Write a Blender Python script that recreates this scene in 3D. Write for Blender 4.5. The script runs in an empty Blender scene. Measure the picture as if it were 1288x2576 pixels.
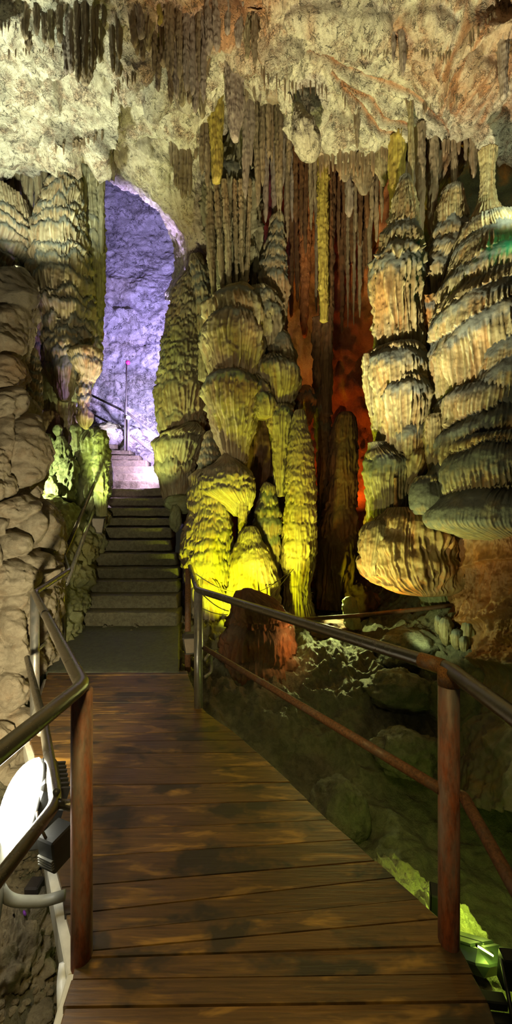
import bpy, math, random
import numpy as np
from mathutils import Vector
from mathutils.bvhtree import BVHTree
C = bpy.context.scene.collection
F = 900.0; CX = 644.0; HY = 1334.0; EYE = 1.6          # focal length, principal column, horizon row, eye height
Q = 1.0                                                 # mesh density

def P(x, y, d):
    x, y, d = np.asarray(x, float), np.asarray(y, float), np.asarray(d, float)
    return np.stack(np.broadcast_arrays((x - CX) * d / F, d, EYE + (HY - y) * d / F), -1)
def V(x, y, d): return tuple(float(v) for v in P(x, y, d))

# ---------------------------------------------------------------- noise
_r = np.random.RandomState(7)
PERM = _r.permutation(512).astype(np.int32)
_g = _r.normal(size=(512, 3)); GRAD = (_g / np.linalg.norm(_g, axis=1)[:, None]).astype(np.float32)
def pnoise(p):
    sh = p.shape[:-1]; p = p.reshape(-1, 3).astype(np.float32)
    out = np.empty(len(p), np.float32)
    for s in range(0, len(p), 400000):
        q = p[s:s + 400000]; i = np.floor(q).astype(np.int32); f = q - i
        w = f * f * f * (f * (f * 6 - 15) + 10); r = 0
        for dx in (0, 1):
            for dy in (0, 1):
                for dz in (0, 1):
                    h = PERM[(PERM[(PERM[(i[:, 0] + dx) & 511] + i[:, 1] + dy) & 511] + i[:, 2] + dz) & 511]
                    g = GRAD[h]
                    dt = g[:, 0] * (f[:, 0] - dx) + g[:, 1] * (f[:, 1] - dy) + g[:, 2] * (f[:, 2] - dz)
                    wt = (w[:, 0] if dx else 1 - w[:, 0]) * (w[:, 1] if dy else 1 - w[:, 1]) * (w[:, 2] if dz else 1 - w[:, 2])
                    r = r + dt * wt
        out[s:s + 400000] = r * 1.5
    return out.reshape(sh)
def fbm(p, o=4, gain=.5):
    r = 0; a = 1
    for k in range(o): r = r + a * pnoise(p * (2 ** k) + 17.3 * k); a *= gain
    return r
def terrace(p, k=5., o=3):
    f = fbm(p, o) * k; i = np.floor(f); return (i + sst(.72, 1.0, f - i)) / k
def ridged(p, o=3):
    r = 0; a = 1
    for k in range(o): r = r + a * (1 - np.abs(pnoise(p * 2 ** k + 9.1 * k)) * 2); a *= .5
    return r
def sst(a, b, x): t = np.clip((x - a) / (b - a), 0, 1); return t * t * (3 - 2 * t)

# ---------------------------------------------------------------- objects
def tag(o, label=None, cat=None, group=None, kind=None):
    if label: o['label'] = label
    if cat: o['category'] = cat
    if group: o['group'] = group
    if kind: o['kind'] = kind
    return o
def empty(name, loc, label, cat, group=None):
    o = bpy.data.objects.new(name, None); C.objects.link(o); o.location = loc; o.empty_display_size = .1
    return tag(o, label, cat, group)
def raw_mesh(name, verts, faces, mat, smooth=True, attrs=None):
    """faces: (n,4) int array or list of lists"""
    me = bpy.data.meshes.new(name)
    if isinstance(faces, np.ndarray):
        n = len(faces); k = faces.shape[1]
        me.vertices.add(len(verts)); me.vertices.foreach_set('co', np.asarray(verts, np.float32).ravel())
        me.loops.add(n * k); me.loops.foreach_set('vertex_index', faces.astype(np.int32).ravel())
        me.polygons.add(n); me.polygons.foreach_set('loop_start', np.arange(0, n * k, k, dtype=np.int32))
        me.update(calc_edges=True)
    else:
        me.from_pydata([tuple(map(float, v)) for v in verts], [], faces)
    if smooth: me.polygons.foreach_set('use_smooth', np.ones(len(me.polygons), bool))
    for k, v in (attrs or {}).items():
        at = me.attributes.new(k, 'FLOAT', 'POINT'); at.data.foreach_set('value', np.asarray(v, np.float32).ravel())
    if mat: me.materials.append(mat)
    me.validate(); me.update()
    return me
def link(name, verts, faces, mat, parent=None, base=None, smooth=True, attrs=None):
    verts = np.asarray(verts, float)
    if parent is not None: off = np.array(parent.location) if parent.parent is None else np.array(parent.parent.location) + np.array(parent.location)
    else:
        off = np.array(base) if base is not None else np.array([(verts[:, 0].min() + verts[:, 0].max()) / 2, (verts[:, 1].min() + verts[:, 1].max()) / 2, verts[:, 2].min()])
    o = bpy.data.objects.new(name, raw_mesh(name, verts - off, faces, mat, smooth, attrs)); C.objects.link(o)
    if parent is not None: o.parent = parent
    else: o.location = off
    return o
def gridfaces(nr, nc, wrap=False):
    r = np.arange(nr - 1)[:, None]; c = np.arange(nc if wrap else nc - 1)[None, :]; c2 = (c + 1) % nc
    return np.stack([r * nc + c, r * nc + c2, (r + 1) * nc + c2, (r + 1) * nc + c], -1).reshape(-1, 4)

# ---------------------------------------------------------------- materials
def nodes(m):
    m.use_nodes = True; nt = m.node_tree; nt.nodes.clear()
    return nt, (lambda t, **k: _mk(nt, t, k)), nt.links.new
def _mk(nt, t, k):
    n = nt.nodes.new(t)
    for a, b in k.items():
        if a in n.inputs: n.inputs[a].default_value = b
        else: setattr(n, a, b)
    return n
def col4(c): return (c[0], c[1], c[2], 1)
def ramp(nt, a, b, fac, lk):
    r = nt.nodes.new('ShaderNodeMapRange'); r.inputs[1].default_value = a; r.inputs[2].default_value = b; lk(fac, r.inputs[0]); return r.outputs[0]
def mix(nt, lk, fac, a, b, mode='MIX'):
    m = nt.nodes.new('ShaderNodeMix'); m.data_type = 'RGBA'; m.blend_type = mode
    for s, v in ((m.inputs[0], fac), (m.inputs[6], a), (m.inputs[7], b)):
        if hasattr(v, 'default_value') or hasattr(v, 'is_linked'): lk(v, s)
        elif isinstance(v, (int, float)): s.default_value = v
        else: s.default_value = col4(v)
    return m.outputs[2]
def stone(name, base, alt, dust, rust, dark=(.03, .028, .022), scale=1.0, streak=.25, bump=.5, rough=.6, rustamt=.5, darkamt=.5, spec=.4, crack=0.0, crackscale=1.6, ridge=0.0):
    """limestone: base/alt mottling, vertical mineral streaks, dust on cap attr, rust on rust attr + noise, dark speckle"""
    m = bpy.data.materials.new(name); nt, N, lk = nodes(m)
    tc = N('ShaderNodeTexCoord'); geo = tc.outputs['Object']
    mp = N('ShaderNodeMapping'); mp.inputs['Scale'].default_value = (scale, scale, scale * streak); lk(geo, mp.inputs[0])
    mi = N('ShaderNodeMapping'); mi.inputs['Scale'].default_value = (scale, scale, scale); lk(geo, mi.inputs[0])
    def noise(src, s, det=4, rough_=.6, dist=0):
        n = N('ShaderNodeTexNoise', Scale=s, Detail=det, Roughness=rough_, Distortion=dist); lk(src.outputs[0], n.inputs['Vector']); return n.outputs[0]
    n1 = noise(mp, 6, 5, .65, .6); n2 = noise(mi, 1.6, 4, .6, .4); n3 = noise(mi, 22, 5, .7, .3); n4 = noise(mp, 2.2, 4, .6, .8)
    c = mix(nt, lk, ramp(nt, .38, .62, n1, lk), base, alt)
    if ridge > 0:   # ridges paler, valleys browner: mineral banding plus painted crest light and valley shade
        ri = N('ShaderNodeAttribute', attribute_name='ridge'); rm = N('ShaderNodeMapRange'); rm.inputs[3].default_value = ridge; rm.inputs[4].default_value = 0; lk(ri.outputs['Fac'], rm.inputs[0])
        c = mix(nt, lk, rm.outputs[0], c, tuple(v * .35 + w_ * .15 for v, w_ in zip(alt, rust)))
    ra = N('ShaderNodeAttribute', attribute_name='rust'); ca = N('ShaderNodeAttribute', attribute_name='cap')
    mu = N('ShaderNodeMath', operation='MULTIPLY_ADD'); lk(ramp(nt, .5, .68, n4, lk), mu.inputs[0]); mu.inputs[1].default_value = rustamt; lk(ra.outputs['Fac'], mu.inputs[2]); mu.use_clamp = True
    c = mix(nt, lk, mu.outputs[0], c, rust)
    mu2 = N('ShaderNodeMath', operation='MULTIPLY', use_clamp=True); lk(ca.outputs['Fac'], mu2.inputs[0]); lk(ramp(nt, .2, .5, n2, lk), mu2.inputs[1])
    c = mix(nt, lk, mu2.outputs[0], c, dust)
    dk = N('ShaderNodeMath', operation='MULTIPLY', use_clamp=True); lk(ramp(nt, .56, .72, n3, lk), dk.inputs[0]); dk.inputs[1].default_value = darkamt
    c = mix(nt, lk, dk.outputs[0], c, dark)
    ck = None
    if crack > 0:
        wn = N('ShaderNodeTexNoise', Scale=2.5, Detail=5, Roughness=.65); lk(mi.outputs[0], wn.inputs['Vector'])
        wv = N('ShaderNodeVectorMath', operation='SCALE'); wv.inputs['Scale'].default_value = .9; lk(wn.outputs['Color'], wv.inputs[0])
        av = N('ShaderNodeVectorMath', operation='ADD'); lk(mi.outputs[0], av.inputs[0]); lk(wv.outputs[0], av.inputs[1])
        vo = N('ShaderNodeTexVoronoi', feature='DISTANCE_TO_EDGE', Scale=crackscale); lk(av.outputs[0], vo.inputs['Vector'])
        vo2 = N('ShaderNodeTexVoronoi', feature='DISTANCE_TO_EDGE', Scale=crackscale * 4.3); lk(av.outputs[0], vo2.inputs['Vector'])
        k1 = N('ShaderNodeMath', operation='MULTIPLY', use_clamp=True); lk(ramp(nt, .045, .0, vo.outputs[0], lk), k1.inputs[0]); lk(ramp(nt, .42, .6, n1, lk), k1.inputs[1])
        k2 = N('ShaderNodeMath', operation='MULTIPLY', use_clamp=True); lk(ramp(nt, .09, .0, vo2.outputs[0], lk), k2.inputs[0]); lk(ramp(nt, .50, .66, n4, lk), k2.inputs[1])
        ck = N('ShaderNodeMath', operation='MAXIMUM'); lk(k1.outputs[0], ck.inputs[0]); lk(k2.outputs[0], ck.inputs[1])
        ckm = N('ShaderNodeMath', operation='MULTIPLY', use_clamp=True); lk(ck.outputs[0], ckm.inputs[0]); ckm.inputs[1].default_value = crack
        c = mix(nt, lk, ckm.outputs[0], c, dark)
    b = N('ShaderNodeBsdfPrincipled'); lk(c, b.inputs['Base Color']); b.inputs['Specular IOR Level'].default_value = spec
    rr = N('ShaderNodeMapRange'); rr.inputs[3].default_value = rough - .15; rr.inputs[4].default_value = rough + .15; lk(n2, rr.inputs[0]); lk(rr.outputs[0], b.inputs['Roughness'])
    nb = noise(mi, 45, 6, .7, .2); nb2 = noise(mp, 12, 5, .7, .5)
    ad = N('ShaderNodeMath', operation='MULTIPLY_ADD'); lk(nb2, ad.inputs[0]); ad.inputs[1].default_value = 2.0; lk(nb, ad.inputs[2])
    hgt = ad.outputs[0]
    if ck is not None:
        hs = N('ShaderNodeMath', operation='MULTIPLY_ADD'); lk(ck.outputs[0], hs.inputs[0]); hs.inputs[1].default_value = -1.6; lk(hgt, hs.inputs[2]); hgt = hs.outputs[0]
    bp = N('ShaderNodeBump', Strength=bump, Distance=.03 / scale); lk(hgt, bp.inputs['Height']); lk(bp.outputs[0], b.inputs['Normal'])
    o = N('ShaderNodeOutputMaterial'); lk(b.outputs[0], o.inputs[0])
    return m
def metal(name, base, rust, amt=.5, rough=.35, metallic=.8, scale=8, stretch=1.0):
    m = bpy.data.materials.new(name); nt, N, lk = nodes(m)
    tc = N('ShaderNodeTexCoord'); mp = N('ShaderNodeMapping'); mp.inputs['Scale'].default_value = (1, 1, stretch); lk(tc.outputs['Object'], mp.inputs[0])
    n = N('ShaderNodeTexNoise', Scale=scale, Detail=6, Roughness=.7); lk(mp.outputs[0], n.inputs['Vector'])
    n2 = N('ShaderNodeTexNoise', Scale=scale * 12, Detail=5, Roughness=.7); lk(mp.outputs[0], n2.inputs['Vector'])
    w = .12; f = ramp(nt, 1 - amt - w, 1 - amt + w, n.outputs[0], lk) if amt < 1 else None
    rc = mix(nt, lk, ramp(nt, .35, .65, n2.outputs[0], lk), rust, tuple(v * .35 for v in rust))
    c = mix(nt, lk, f, base, rc) if f is not None else rc
    b = N('ShaderNodeBsdfPrincipled'); lk(c, b.inputs['Base Color'])
    if f is not None:
        for inp, a0, a1 in (('Metallic', metallic, 0.1), ('Roughness', rough, .75)):
            r = N('ShaderNodeMapRange'); r.inputs[3].default_value = a0; r.inputs[4].default_value = a1; lk(f, r.inputs[0]); lk(r.outputs[0], b.inputs[inp])
    else: b.inputs['Roughness'].default_value = .7
    bp = N('ShaderNodeBump', Strength=.25, Distance=.003); lk(n2.outputs[0], bp.inputs['Height']); lk(bp.outputs[0], b.inputs['Normal'])
    o = N('ShaderNodeOutputMaterial'); lk(b.outputs[0], o.inputs[0]); return m
def plain(name, c, rough=.5, metallic=0):
    m = bpy.data.materials.new(name); nt, N, lk = nodes(m)
    tc = N('ShaderNodeTexCoord'); n = N('ShaderNodeTexNoise', Scale=25, Detail=4); lk(tc.outputs['Object'], n.inputs['Vector'])
    cc = mix(nt, lk, n.outputs[0], tuple(v * .75 for v in c), tuple(min(1, v * 1.25) for v in c))
    b = N('ShaderNodeBsdfPrincipled', Roughness=rough, Metallic=metallic); lk(cc, b.inputs['Base Color'])
    o = N('ShaderNodeOutputMaterial'); lk(b.outputs[0], o.inputs[0]); return m
def glow(name, c, s):
    m = bpy.data.materials.new(name); nt, N, lk = nodes(m)
    e = N('ShaderNodeEmission', Strength=s); e.inputs[0].default_value = col4(c)
    o = N('ShaderNodeOutputMaterial'); lk(e.outputs[0], o.inputs[0]); return m
def wood(name):
    m = bpy.data.materials.new(name); nt, N, lk = nodes(m)
    tc = N('ShaderNodeTexCoord'); at = N('ShaderNodeAttribute', attribute_name='tone')
    cb = N('ShaderNodeCombineXYZ'); lk(at.outputs['Fac'], cb.inputs[2])
    ad = N('ShaderNodeVectorMath', operation='ADD'); lk(tc.outputs['Object'], ad.inputs[0])
    sc = N('ShaderNodeVectorMath', operation='SCALE'); sc.inputs['Scale'].default_value = 13; lk(cb.outputs[0], sc.inputs[0]); lk(sc.outputs[0], ad.inputs[1])
    def noise(v, s, det=5, r=.65, di=0):
        mp = N('ShaderNodeMapping'); mp.inputs['Scale'].default_value = v; lk(ad.outputs[0], mp.inputs[0])
        n = N('ShaderNodeTexNoise', Scale=s, Detail=det, Roughness=r, Distortion=di); lk(mp.outputs[0], n.inputs['Vector']); return n.outputs[0]
    g = noise((1.2, 28, 1), 3, 6, .7, .6); wv = noise((1.6, 9, 1), 1.6, 4, .6, .5); blot = noise((2.2, 4, 1), 1.3, 4, .6, .3)
    c = mix(nt, lk, ramp(nt, .35, .65, g, lk), (.058, .032, .010), (.15, .080, .024))
    c = mix(nt, lk, ramp(nt, .54, .72, wv, lk), c, (.36, .20, .042))
    c = mix(nt, lk, ramp(nt, .52, .62, blot, lk), c, (.035, .024, .012))
    tn = mix(nt, lk, at.outputs['Fac'], (.75, .72, .7), (1.15, 1.1, 1.05)); c = mix(nt, lk, 1.0, c, tn, 'MULTIPLY')
    b = N('ShaderNodeBsdfPrincipled'); lk(c, b.inputs['Base Color'])
    rr = N('ShaderNodeMapRange'); rr.inputs[3].default_value = .3; rr.inputs[4].default_value = .6; lk(blot, rr.inputs[0]); lk(rr.outputs[0], b.inputs['Roughness'])
    bp = N('ShaderNodeBump', Strength=.35, Distance=.004); lk(g, bp.inputs['Height']); lk(bp.outputs[0], b.inputs['Normal'])
    o = N('ShaderNodeOutputMaterial'); lk(b.outputs[0], o.inputs[0]); return m

# ---------------------------------------------------------------- generators
def smooth1(a, n):
    if n < 1: return a
    k = np.exp(-np.linspace(-2, 2, 2 * n + 1) ** 2); k /= k.sum()
    return np.convolve(np.pad(a, n, 'edge'), k, 'valid')
def column_geo(prof, d, tiers=(), fs=12, flute=.45, dip=.2, cap=16, lob=12, jit=5, seed=0, sq=.8, step=2.4, slope=0., fine=1., rows_smooth=4, cap0=.0, lump=.05, lobes=5, capdust=1.0, wob=1.0):
    """polar surface following a traced silhouette prof=[(y,xl,xr)]; tiers = rows where a new overhanging tier starts"""
    rs = np.random.RandomState(seed + 11); step = step / Q
    pr = np.array(prof, float); ys = np.arange(pr[0, 0], pr[-1, 0] + step, step); nr = len(ys)
    xl = smooth1(np.interp(ys, pr[:, 0], pr[:, 1]), rows_smooth); xr = smooth1(np.interp(ys, pr[:, 0], pr[:, 2]), rows_smooth)
    hw = np.maximum((xr - xl) / 2, .6); mid = (xl + xr) / 2; S = d / F
    hm = hw.max(); nf = int(max(18, 1.25 * np.pi * hm / step)); nb = max(8, nf // 7)
    ph = np.concatenate([np.linspace(-.6 * np.pi, .6 * np.pi, nf, endpoint=False), np.linspace(.6 * np.pi, 1.4 * np.pi, nb, endpoint=False)])
    th = ph - np.pi / 2; nc = len(th)
    T = list(tiers); nt_ = len(T) + 1
    cs, sn = np.cos(th), np.sin(th)
    B = np.empty((nt_ + 1, nc))
    B[0] = ys[0] - 1; B[-1] = ys[-1] + 60
    ang3 = lambda fr, z: np.stack([cs * fr, sn * fr, np.full(nc, float(z))], -1)
    seedz = seed * 3.37
    for i, t in enumerate(T):
        hwi = np.interp(t, ys, hw); L = max(2, int(round(lobes * rs.uniform(.7, 1.3)))); p0 = rs.uniform(0, 6.28)
        wv = np.abs(np.sin(L * th / 2 + p0 + 1.2 * pnoise(ang3(1.3, seedz + i * 5.1))))
        B[i + 1] = t + slope * cs * hwi + lob * (1 - wv) * rs.uniform(.6, 1.2) + lob * .8 * pnoise(ang3(2.2, seedz + i * 7.7)) + jit * pnoise(ang3(hwi / fs * 2.2, seedz + i * 3.1)) * 1.6
    B = np.maximum.accumulate(B, 0)
    Y = ys[:, None]; idx = np.zeros((nr, nc), int)
    for i in range(1, nt_): idx += (Y >= B[i][None, :])
    col = np.arange(nc)[None, :]
    b0 = B[idx, col]; b1 = B[np.minimum(idx + 1, nt_), col]; ln = np.maximum(b1 - b0, 1); t = (Y - b0)
    capl = np.clip(np.minimum(cap, ln * .5), 2, None)
    tt = np.clip(t / capl, 0, 1); shape = np.sqrt(np.clip(1 - (1 - tt) ** 2, 0, 1))
    tail = np.clip((t - capl) / np.maximum(ln - capl, 1), 0, 1)
    shape = shape * (1 - .35 * tail ** 1.5)
    first = (idx == 0); shape = np.where(first, np.maximum(shape, cap0) if T else 1.0, shape)
    if T:
        shape = np.where(first, 1 - .35 * tail ** 1.5, shape)
    dips = np.stack([dip * (1 + .7 * pnoise(ang3(1.6, seedz + i * 2.3 + 40))) * rs.uniform(.7, 1.3) for i in range(nt_)])
    dp = np.clip(dips[idx, col], .02, .6) if T else 0
    a = sst(.55, 1.5, t / capl) if T else np.ones((nr, nc))
    a = np.where(first, 1, a)
    hwY = hw[:, None]
    # flutes: sharp crests, wide valleys, phase wanders downwards
    N1 = max(3, int(round(2 * np.pi * hm * .8 / fs)))
    zz = (Y / max(60., hm)) + idx * 4.7
    pp = np.stack([cs[None] * 2.0 + 0 * zz, sn[None] * 2.0 + 0 * zz, zz * .55 + seedz + 0 * cs[None]], -1)
    wn = pnoise(pp) * 2.0; wn2 = pnoise(pp * np.array([3., 3., 1.2]) + 31) * 1.3
    phs = N1 * th[None] / 2 + (wn * 1.6 + wn2) * wob + idx * 1.7
    cr = 1 - np.abs(np.sin(phs)); cr2 = 1 - np.abs(np.sin(phs * .43 + wn2 * 2 + 1.1))
    sel = .55 + .9 * pnoise(pp * np.array([4., 4., .5]) + 77)
    crest = cr ** 1.7 * np.clip(sel + .15, .3, 1.3); fl = 1.5 * crest + .7 * cr2 ** 2 - .5
    spc = 2 * np.pi * hwY / N1
    R = hwY * (1 - dp * (1 - shape)) + fl * a * flute * np.minimum(spc, fs * 1.2)
    X = (mid[:, None] - CX) * S; Z = EYE + (HY - Y) * S
    p3 = np.stack([X + R * S * cs[None], d + R * S * sq * sn[None], Z + 0 * R], -1)
    fr = 1 / (max(10., hm * .55) * S)
    R = R + lump * hwY * 1.8 * fbm(p3 * fr * np.array([1, 1, .8]) + seedz, 3) + fine * (1.8 * pnoise(p3 / (9 * S)) * (.6 + .4 * a) + 1.0 * pnoise(p3 / (3.6 * S) + 5))
    R = np.maximum(R, .3)
    edge = np.minimum(1, hwY / 3)
    p3 = np.stack([X + R * S * cs[None] * edge, d + R * S * sq * sn[None] * edge, Z + 0 * R], -1)
    p3[0] = p3[0].mean(0); p3[-1] = p3[-1].mean(0)
    capA = (1 - sst(.9, 1.7, t / capl + .5 * pnoise(p3 / (12 * S)))) * capdust if T else np.zeros((nr, nc))
    capA = np.where(first, cap0 * (1 - sst(.6, 1.3, t / np.maximum(capl, 1))), capA)
    rust = np.clip(.35 * pnoise(p3 * .9 + 3) + .0, 0, 1)
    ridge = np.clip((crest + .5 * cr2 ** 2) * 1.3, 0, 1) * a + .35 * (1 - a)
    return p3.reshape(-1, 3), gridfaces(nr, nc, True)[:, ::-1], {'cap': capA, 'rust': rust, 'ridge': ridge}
def column(name, mat, prof, d, parent=None, label=None, cat=None, group=None, rustadd=0, **k):
    v, f, at = column_geo(prof, d, **k)
    at['rust'] = np.clip(at['rust'] + rustadd, 0, 1)
    b = None if parent is not None else (float(v[:, 0].mean()), float(d), float(v[:, 2].min()))
    o = link(name, v, f, mat, parent, b, True, at)
    return tag(o, label, cat, group)
def multi(name, label, cat, lobes, group=None):
    """a thing made of several lobes; lobes: (part name, material, profile, depth, kwargs)"""
    l0 = lobes[0]; yb = max(l[2][-1][0] for l in lobes); pl = l0[2][-1]
    e = empty(name, V((pl[1] + pl[2]) / 2, yb, l0[3]), label, cat, group)
    for pn, mat, prof, d, kw in lobes: column(pn, mat, prof, d, parent=e, **kw)
    return e
def stal(x, y0, y1, w, d, mat, label, group=None, seed=0, tip=.25, name='stalactite', cat='stalactite', lean=0, tail=None, step=3.0, flute=.5, fs=7, **k):
    rs = np.random.RandomState(seed + 5); h = w / 2
    hit = BV.ray_cast(Vector(V(x, y0 + 12, d)), Vector((0, 0, 1)))      # reach up into the rock it hangs from
    if hit[0] is not None and hit[3] < 4.0: y0 = min(y0, HY - (hit[0].z + .04 - EYE) * F / d)
    L = y1 - y0
    pr = [(y0 - 12, x - h * 1.25, x + h * 1.25), (y0 + .08 * L, x - h, x + h)]
    for f_, g in ((.3, .9), (.55, .8), (.78, .66), (.92, .5)):
        c = x + lean * f_ + rs.uniform(-.08, .08) * w; g = max(tip, g * rs.uniform(.9, 1.1)) if tip < .5 else 1 - (1 - tip) * f_
        pr.append((y0 + f_ * L, c - h * g, c + h * g))
    c = x + lean; pr += [(y1 - 2, c - h * tip * .8, c + h * tip * .8), (y1, c - .7, c + .7)]
    return column(name, mat, pr, d, label=label, cat=cat, group=group, fs=fs, flute=flute, seed=seed, sq=1, step=step, rows_smooth=2, fine=.6, lump=.06, **k)
def cr(a, t):
    """Catmull-Rom along axis 0 at params t"""
    n = len(a); i = np.clip(np.floor(t).astype(int), 0, n - 2); f = (t - i).reshape((-1,) + (1,) * (a.ndim - 1))
    p0 = a[np.maximum(i - 1, 0)]; p1 = a[i]; p2 = a[i + 1]; p3 = a[np.minimum(i + 2, n - 1)]
    return .5 * (2 * p1 + (p2 - p0) * f + (2 * p0 - 5 * p1 + 4 * p2 - p3) * f * f + (3 * p1 - p0 - 3 * p2 + p3) * f ** 3)
def sheet_geo(ctrl, nu, nv, disp=None, su=None, sv=None):
    """ctrl (rows, cols, 3) of (px, py, depth); returns displaced dense surface, its px/py parameters and grid shape"""
    ctrl = np.asarray(ctrl, float); nu, nv = int(nu * Q), int(nv * Q)
    tu = np.linspace(0, ctrl.shape[0] - 1, nu) if su is None else np.interp(np.linspace(0, 1, nu), np.linspace(0, 1, len(su)), su)
    tv = np.linspace(0, ctrl.shape[1] - 1, nv) if sv is None else np.interp(np.linspace(0, 1, nv), np.linspace(0, 1, len(sv)), sv)
    g = cr(ctrl, tu); g = np.swapaxes(cr(np.swapaxes(g, 0, 1), tv), 0, 1)
    p = P(g[..., 0], g[..., 1], g[..., 2])
    n = np.cross(np.gradient(p, axis=1), np.gradient(p, axis=0)); n /= np.linalg.norm(n, axis=-1)[..., None] + 1e-9
    toc = np.array([0, 0, EYE]) - p; s = np.sign((n * toc).sum(-1)); 
    if s.mean() < 0: n = -n
    at = {}
    if disp is not None:
        dd, at = disp(p, g[..., 0], g[..., 1]); p = p + n * dd[..., None]
    return p, g, at
def sheet(name, mat, ctrl, nu, nv, disp=None, parent=None, **k):
    p, g, at = sheet_geo(ctrl, nu, nv, disp, k.pop('su', None), k.pop('sv', None))
    a = {'cap': np.zeros(p.shape[:2]), 'rust': np.zeros(p.shape[:2])}; a.update(at)
    f = gridfaces(p.shape[0], p.shape[1])
    return link(name, p.reshape(-1, 3), f, mat, parent, None, True, a), p, f
def polydist(px, py, poly):
    """signed distance (positive below the line) in px to a polyline given left to right"""
    best = np.full(px.shape, 1e9); sg = np.zeros(px.shape)
    for (x0, y0), (x1, y1) in zip(poly[:-1], poly[1:]):
        dx, dy = x1 - x0, y1 - y0; L = dx * dx + dy * dy
        t = np.clip(((px - x0) * dx + (py - y0) * dy) / L, 0, 1); qx, qy = px - x0 - t * dx, py - y0 - t * dy
        ds = np.hypot(qx, qy); s = np.sign(dx * qy - dy * qx); m = ds < best
        best = np.where(m, ds, best); sg = np.where(m, s, sg)
    return best * sg
def ledge(px, py, poly, h, decay=40, soft=5):
    s = polydist(px, py, poly); return h * np.where(s < 0, np.exp(s / decay), np.exp(-s / soft))
def blob(px, py, x, y, a, b): return np.exp(-(((px - x) / a) ** 2 + ((py - y) / b) ** 2))
def lumps(px, py, L):
    r = np.zeros(px.shape)
    for x, y, a, b, h in L: r = np.maximum(r, h * np.sqrt(np.clip(1 - ((px - x) / a) ** 2 - ((py - y) / b) ** 2, 0, 1)))
    return r
def tube_geo(pts, r, n=20, fillet=0., fseg=6, cap=True):
    pts = [np.array(p, float) for p in pts]; path = [pts[0]]
    for i in range(1, len(pts) - 1):
        a, b, c = pts[i - 1], pts[i], pts[i + 1]; u = (a - b); v = (c - b); lu, lv = np.linalg.norm(u), np.linalg.norm(v)
        f = min(fillet, lu * .45, lv * .45)
        if f < 1e-4: path.append(b); continue
        p0, p2 = b + u / lu * f, b + v / lv * f
        for k in range(fseg + 1): t = k / fseg; path.append((1 - t) ** 2 * p0 + 2 * t * (1 - t) * b + t * t * p2)
    path.append(pts[-1]); path = np.array(path); m = len(path)
    tg = np.gradient(path, axis=0); tg /= np.linalg.norm(tg, axis=1)[:, None] + 1e-12
    up = np.array([0, 0, 1.]) if abs(tg[0][2]) < .9 else np.array([1., 0, 0]); V_ = []
    s = np.cross(tg[0], up); s /= np.linalg.norm(s)
    for i in range(m):
        s = s - tg[i] * (s @ tg[i]); s /= np.linalg.norm(s); b = np.cross(tg[i], s)
        a = np.linspace(0, 2 * np.pi, n, endpoint=False)
        rr = r if np.isscalar(r) else r[min(i, len(r) - 1)]
        V_.append(path[i] + rr * (np.cos(a)[:, None] * s + np.sin(a)[:, None] * b))
    V_ = np.concatenate(V_); fc = [list(map(int, q)) for q in gridfaces(m, n, True)]
    if cap: fc += [list(range(n))[::-1], list(range((m - 1) * n, m * n))]
    return V_, fc
def tube(name, pts, r, mat, parent=None, **k):
    v, f = tube_geo(pts, r, **k); return link(name, v, f, mat, parent)
def merge(parts):
    vs, fs, o = [], [], 0
    for v, f in parts:
        vs.append(np.asarray(v, float)); fs += [[i + o for i in q] for q in f]; o += len(v)
    return np.concatenate(vs), fs
def box_geo(c, s, rot=None, bev=.0):
    """chamfered box; rot = 3x3 matrix"""
    hx, hy, hz = [v / 2 for v in s]; b = min(bev, hx * .9, hy * .9, hz * .9)
    import itertools
    pts = []
    for sx, sy, sz in itertools.product((-1, 1), repeat=3):
        if b > 0: pts += [(sx * hx, sy * (hy - b), sz * (hz - b)), (sx * (hx - b), sy * hy, sz * (hz - b)), (sx * (hx - b), sy * (hy - b), sz * hz)]
        else: pts.append((sx * hx, sy * hy, sz * hz))
    pts = np.array(pts)
    import bmesh
    bm = bmesh.new()
    for p in pts: bm.verts.new(p)
    r = bmesh.ops.convex_hull(bm, input=bm.verts); bmesh.ops.dissolve_limit(bm, angle_limit=.01, verts=bm.verts, edges=bm.edges)
    bm.verts.ensure_lookup_table(); bm.verts.index_update()
    v = np.array([x.co[:] for x in bm.verts]); f = [[x.index for x in q.verts] for q in bm.faces]; bm.free()
    if rot is not None: v = v @ np.asarray(rot).T
    return v + np.array(c), f
def frame(fwd, up=(0, 0, 1)):
    """matrix whose columns are right, forward, up"""
    f = np.array(fwd, float); f /= np.linalg.norm(f); r = np.cross(f, up); r /= np.linalg.norm(r); u = np.cross(r, f)
    return np.stack([r, f, u], 1)
def rock_geo(c, size, seed=0, nu=60, nv=40, amp=.25, fr=1.3, flat=0.):
    u = np.linspace(0, 2 * np.pi, nu, endpoint=False)[None]; v = np.linspace(.02, np.pi - .02, nv)[:, None]
    n = np.stack([np.sin(v) * np.cos(u), np.sin(v) * np.sin(u), np.cos(v) + 0 * u], -1)
    r = 1 + amp * fbm(n * fr + seed * 7.1, 4) + amp * .25 * ridged(n * fr * 2.5 + seed, 3)
    if nu >= 60: r = r + .07 * terrace(n * 3.1 + seed, 4, 3) + .03 * ridged(n * 7 + seed, 3) + .02 * fbm(n * 15 + seed, 2)
    p = n * r[..., None] * np.array(size) + np.array(c)
    return p.reshape(-1, 3), gridfaces(nv, nu, True)[:, ::-1]
def rock(name, c, size, mat, label=None, cat='boulder', parent=None, group=None, **k):
    v, f = rock_geo(c, size, **k); z = np.zeros(len(v))
    o = link(name, v, f, mat, parent, None, True, {'cap': z, 'rust': z}); return tag(o, label, cat if parent is None else None, group)
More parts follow.
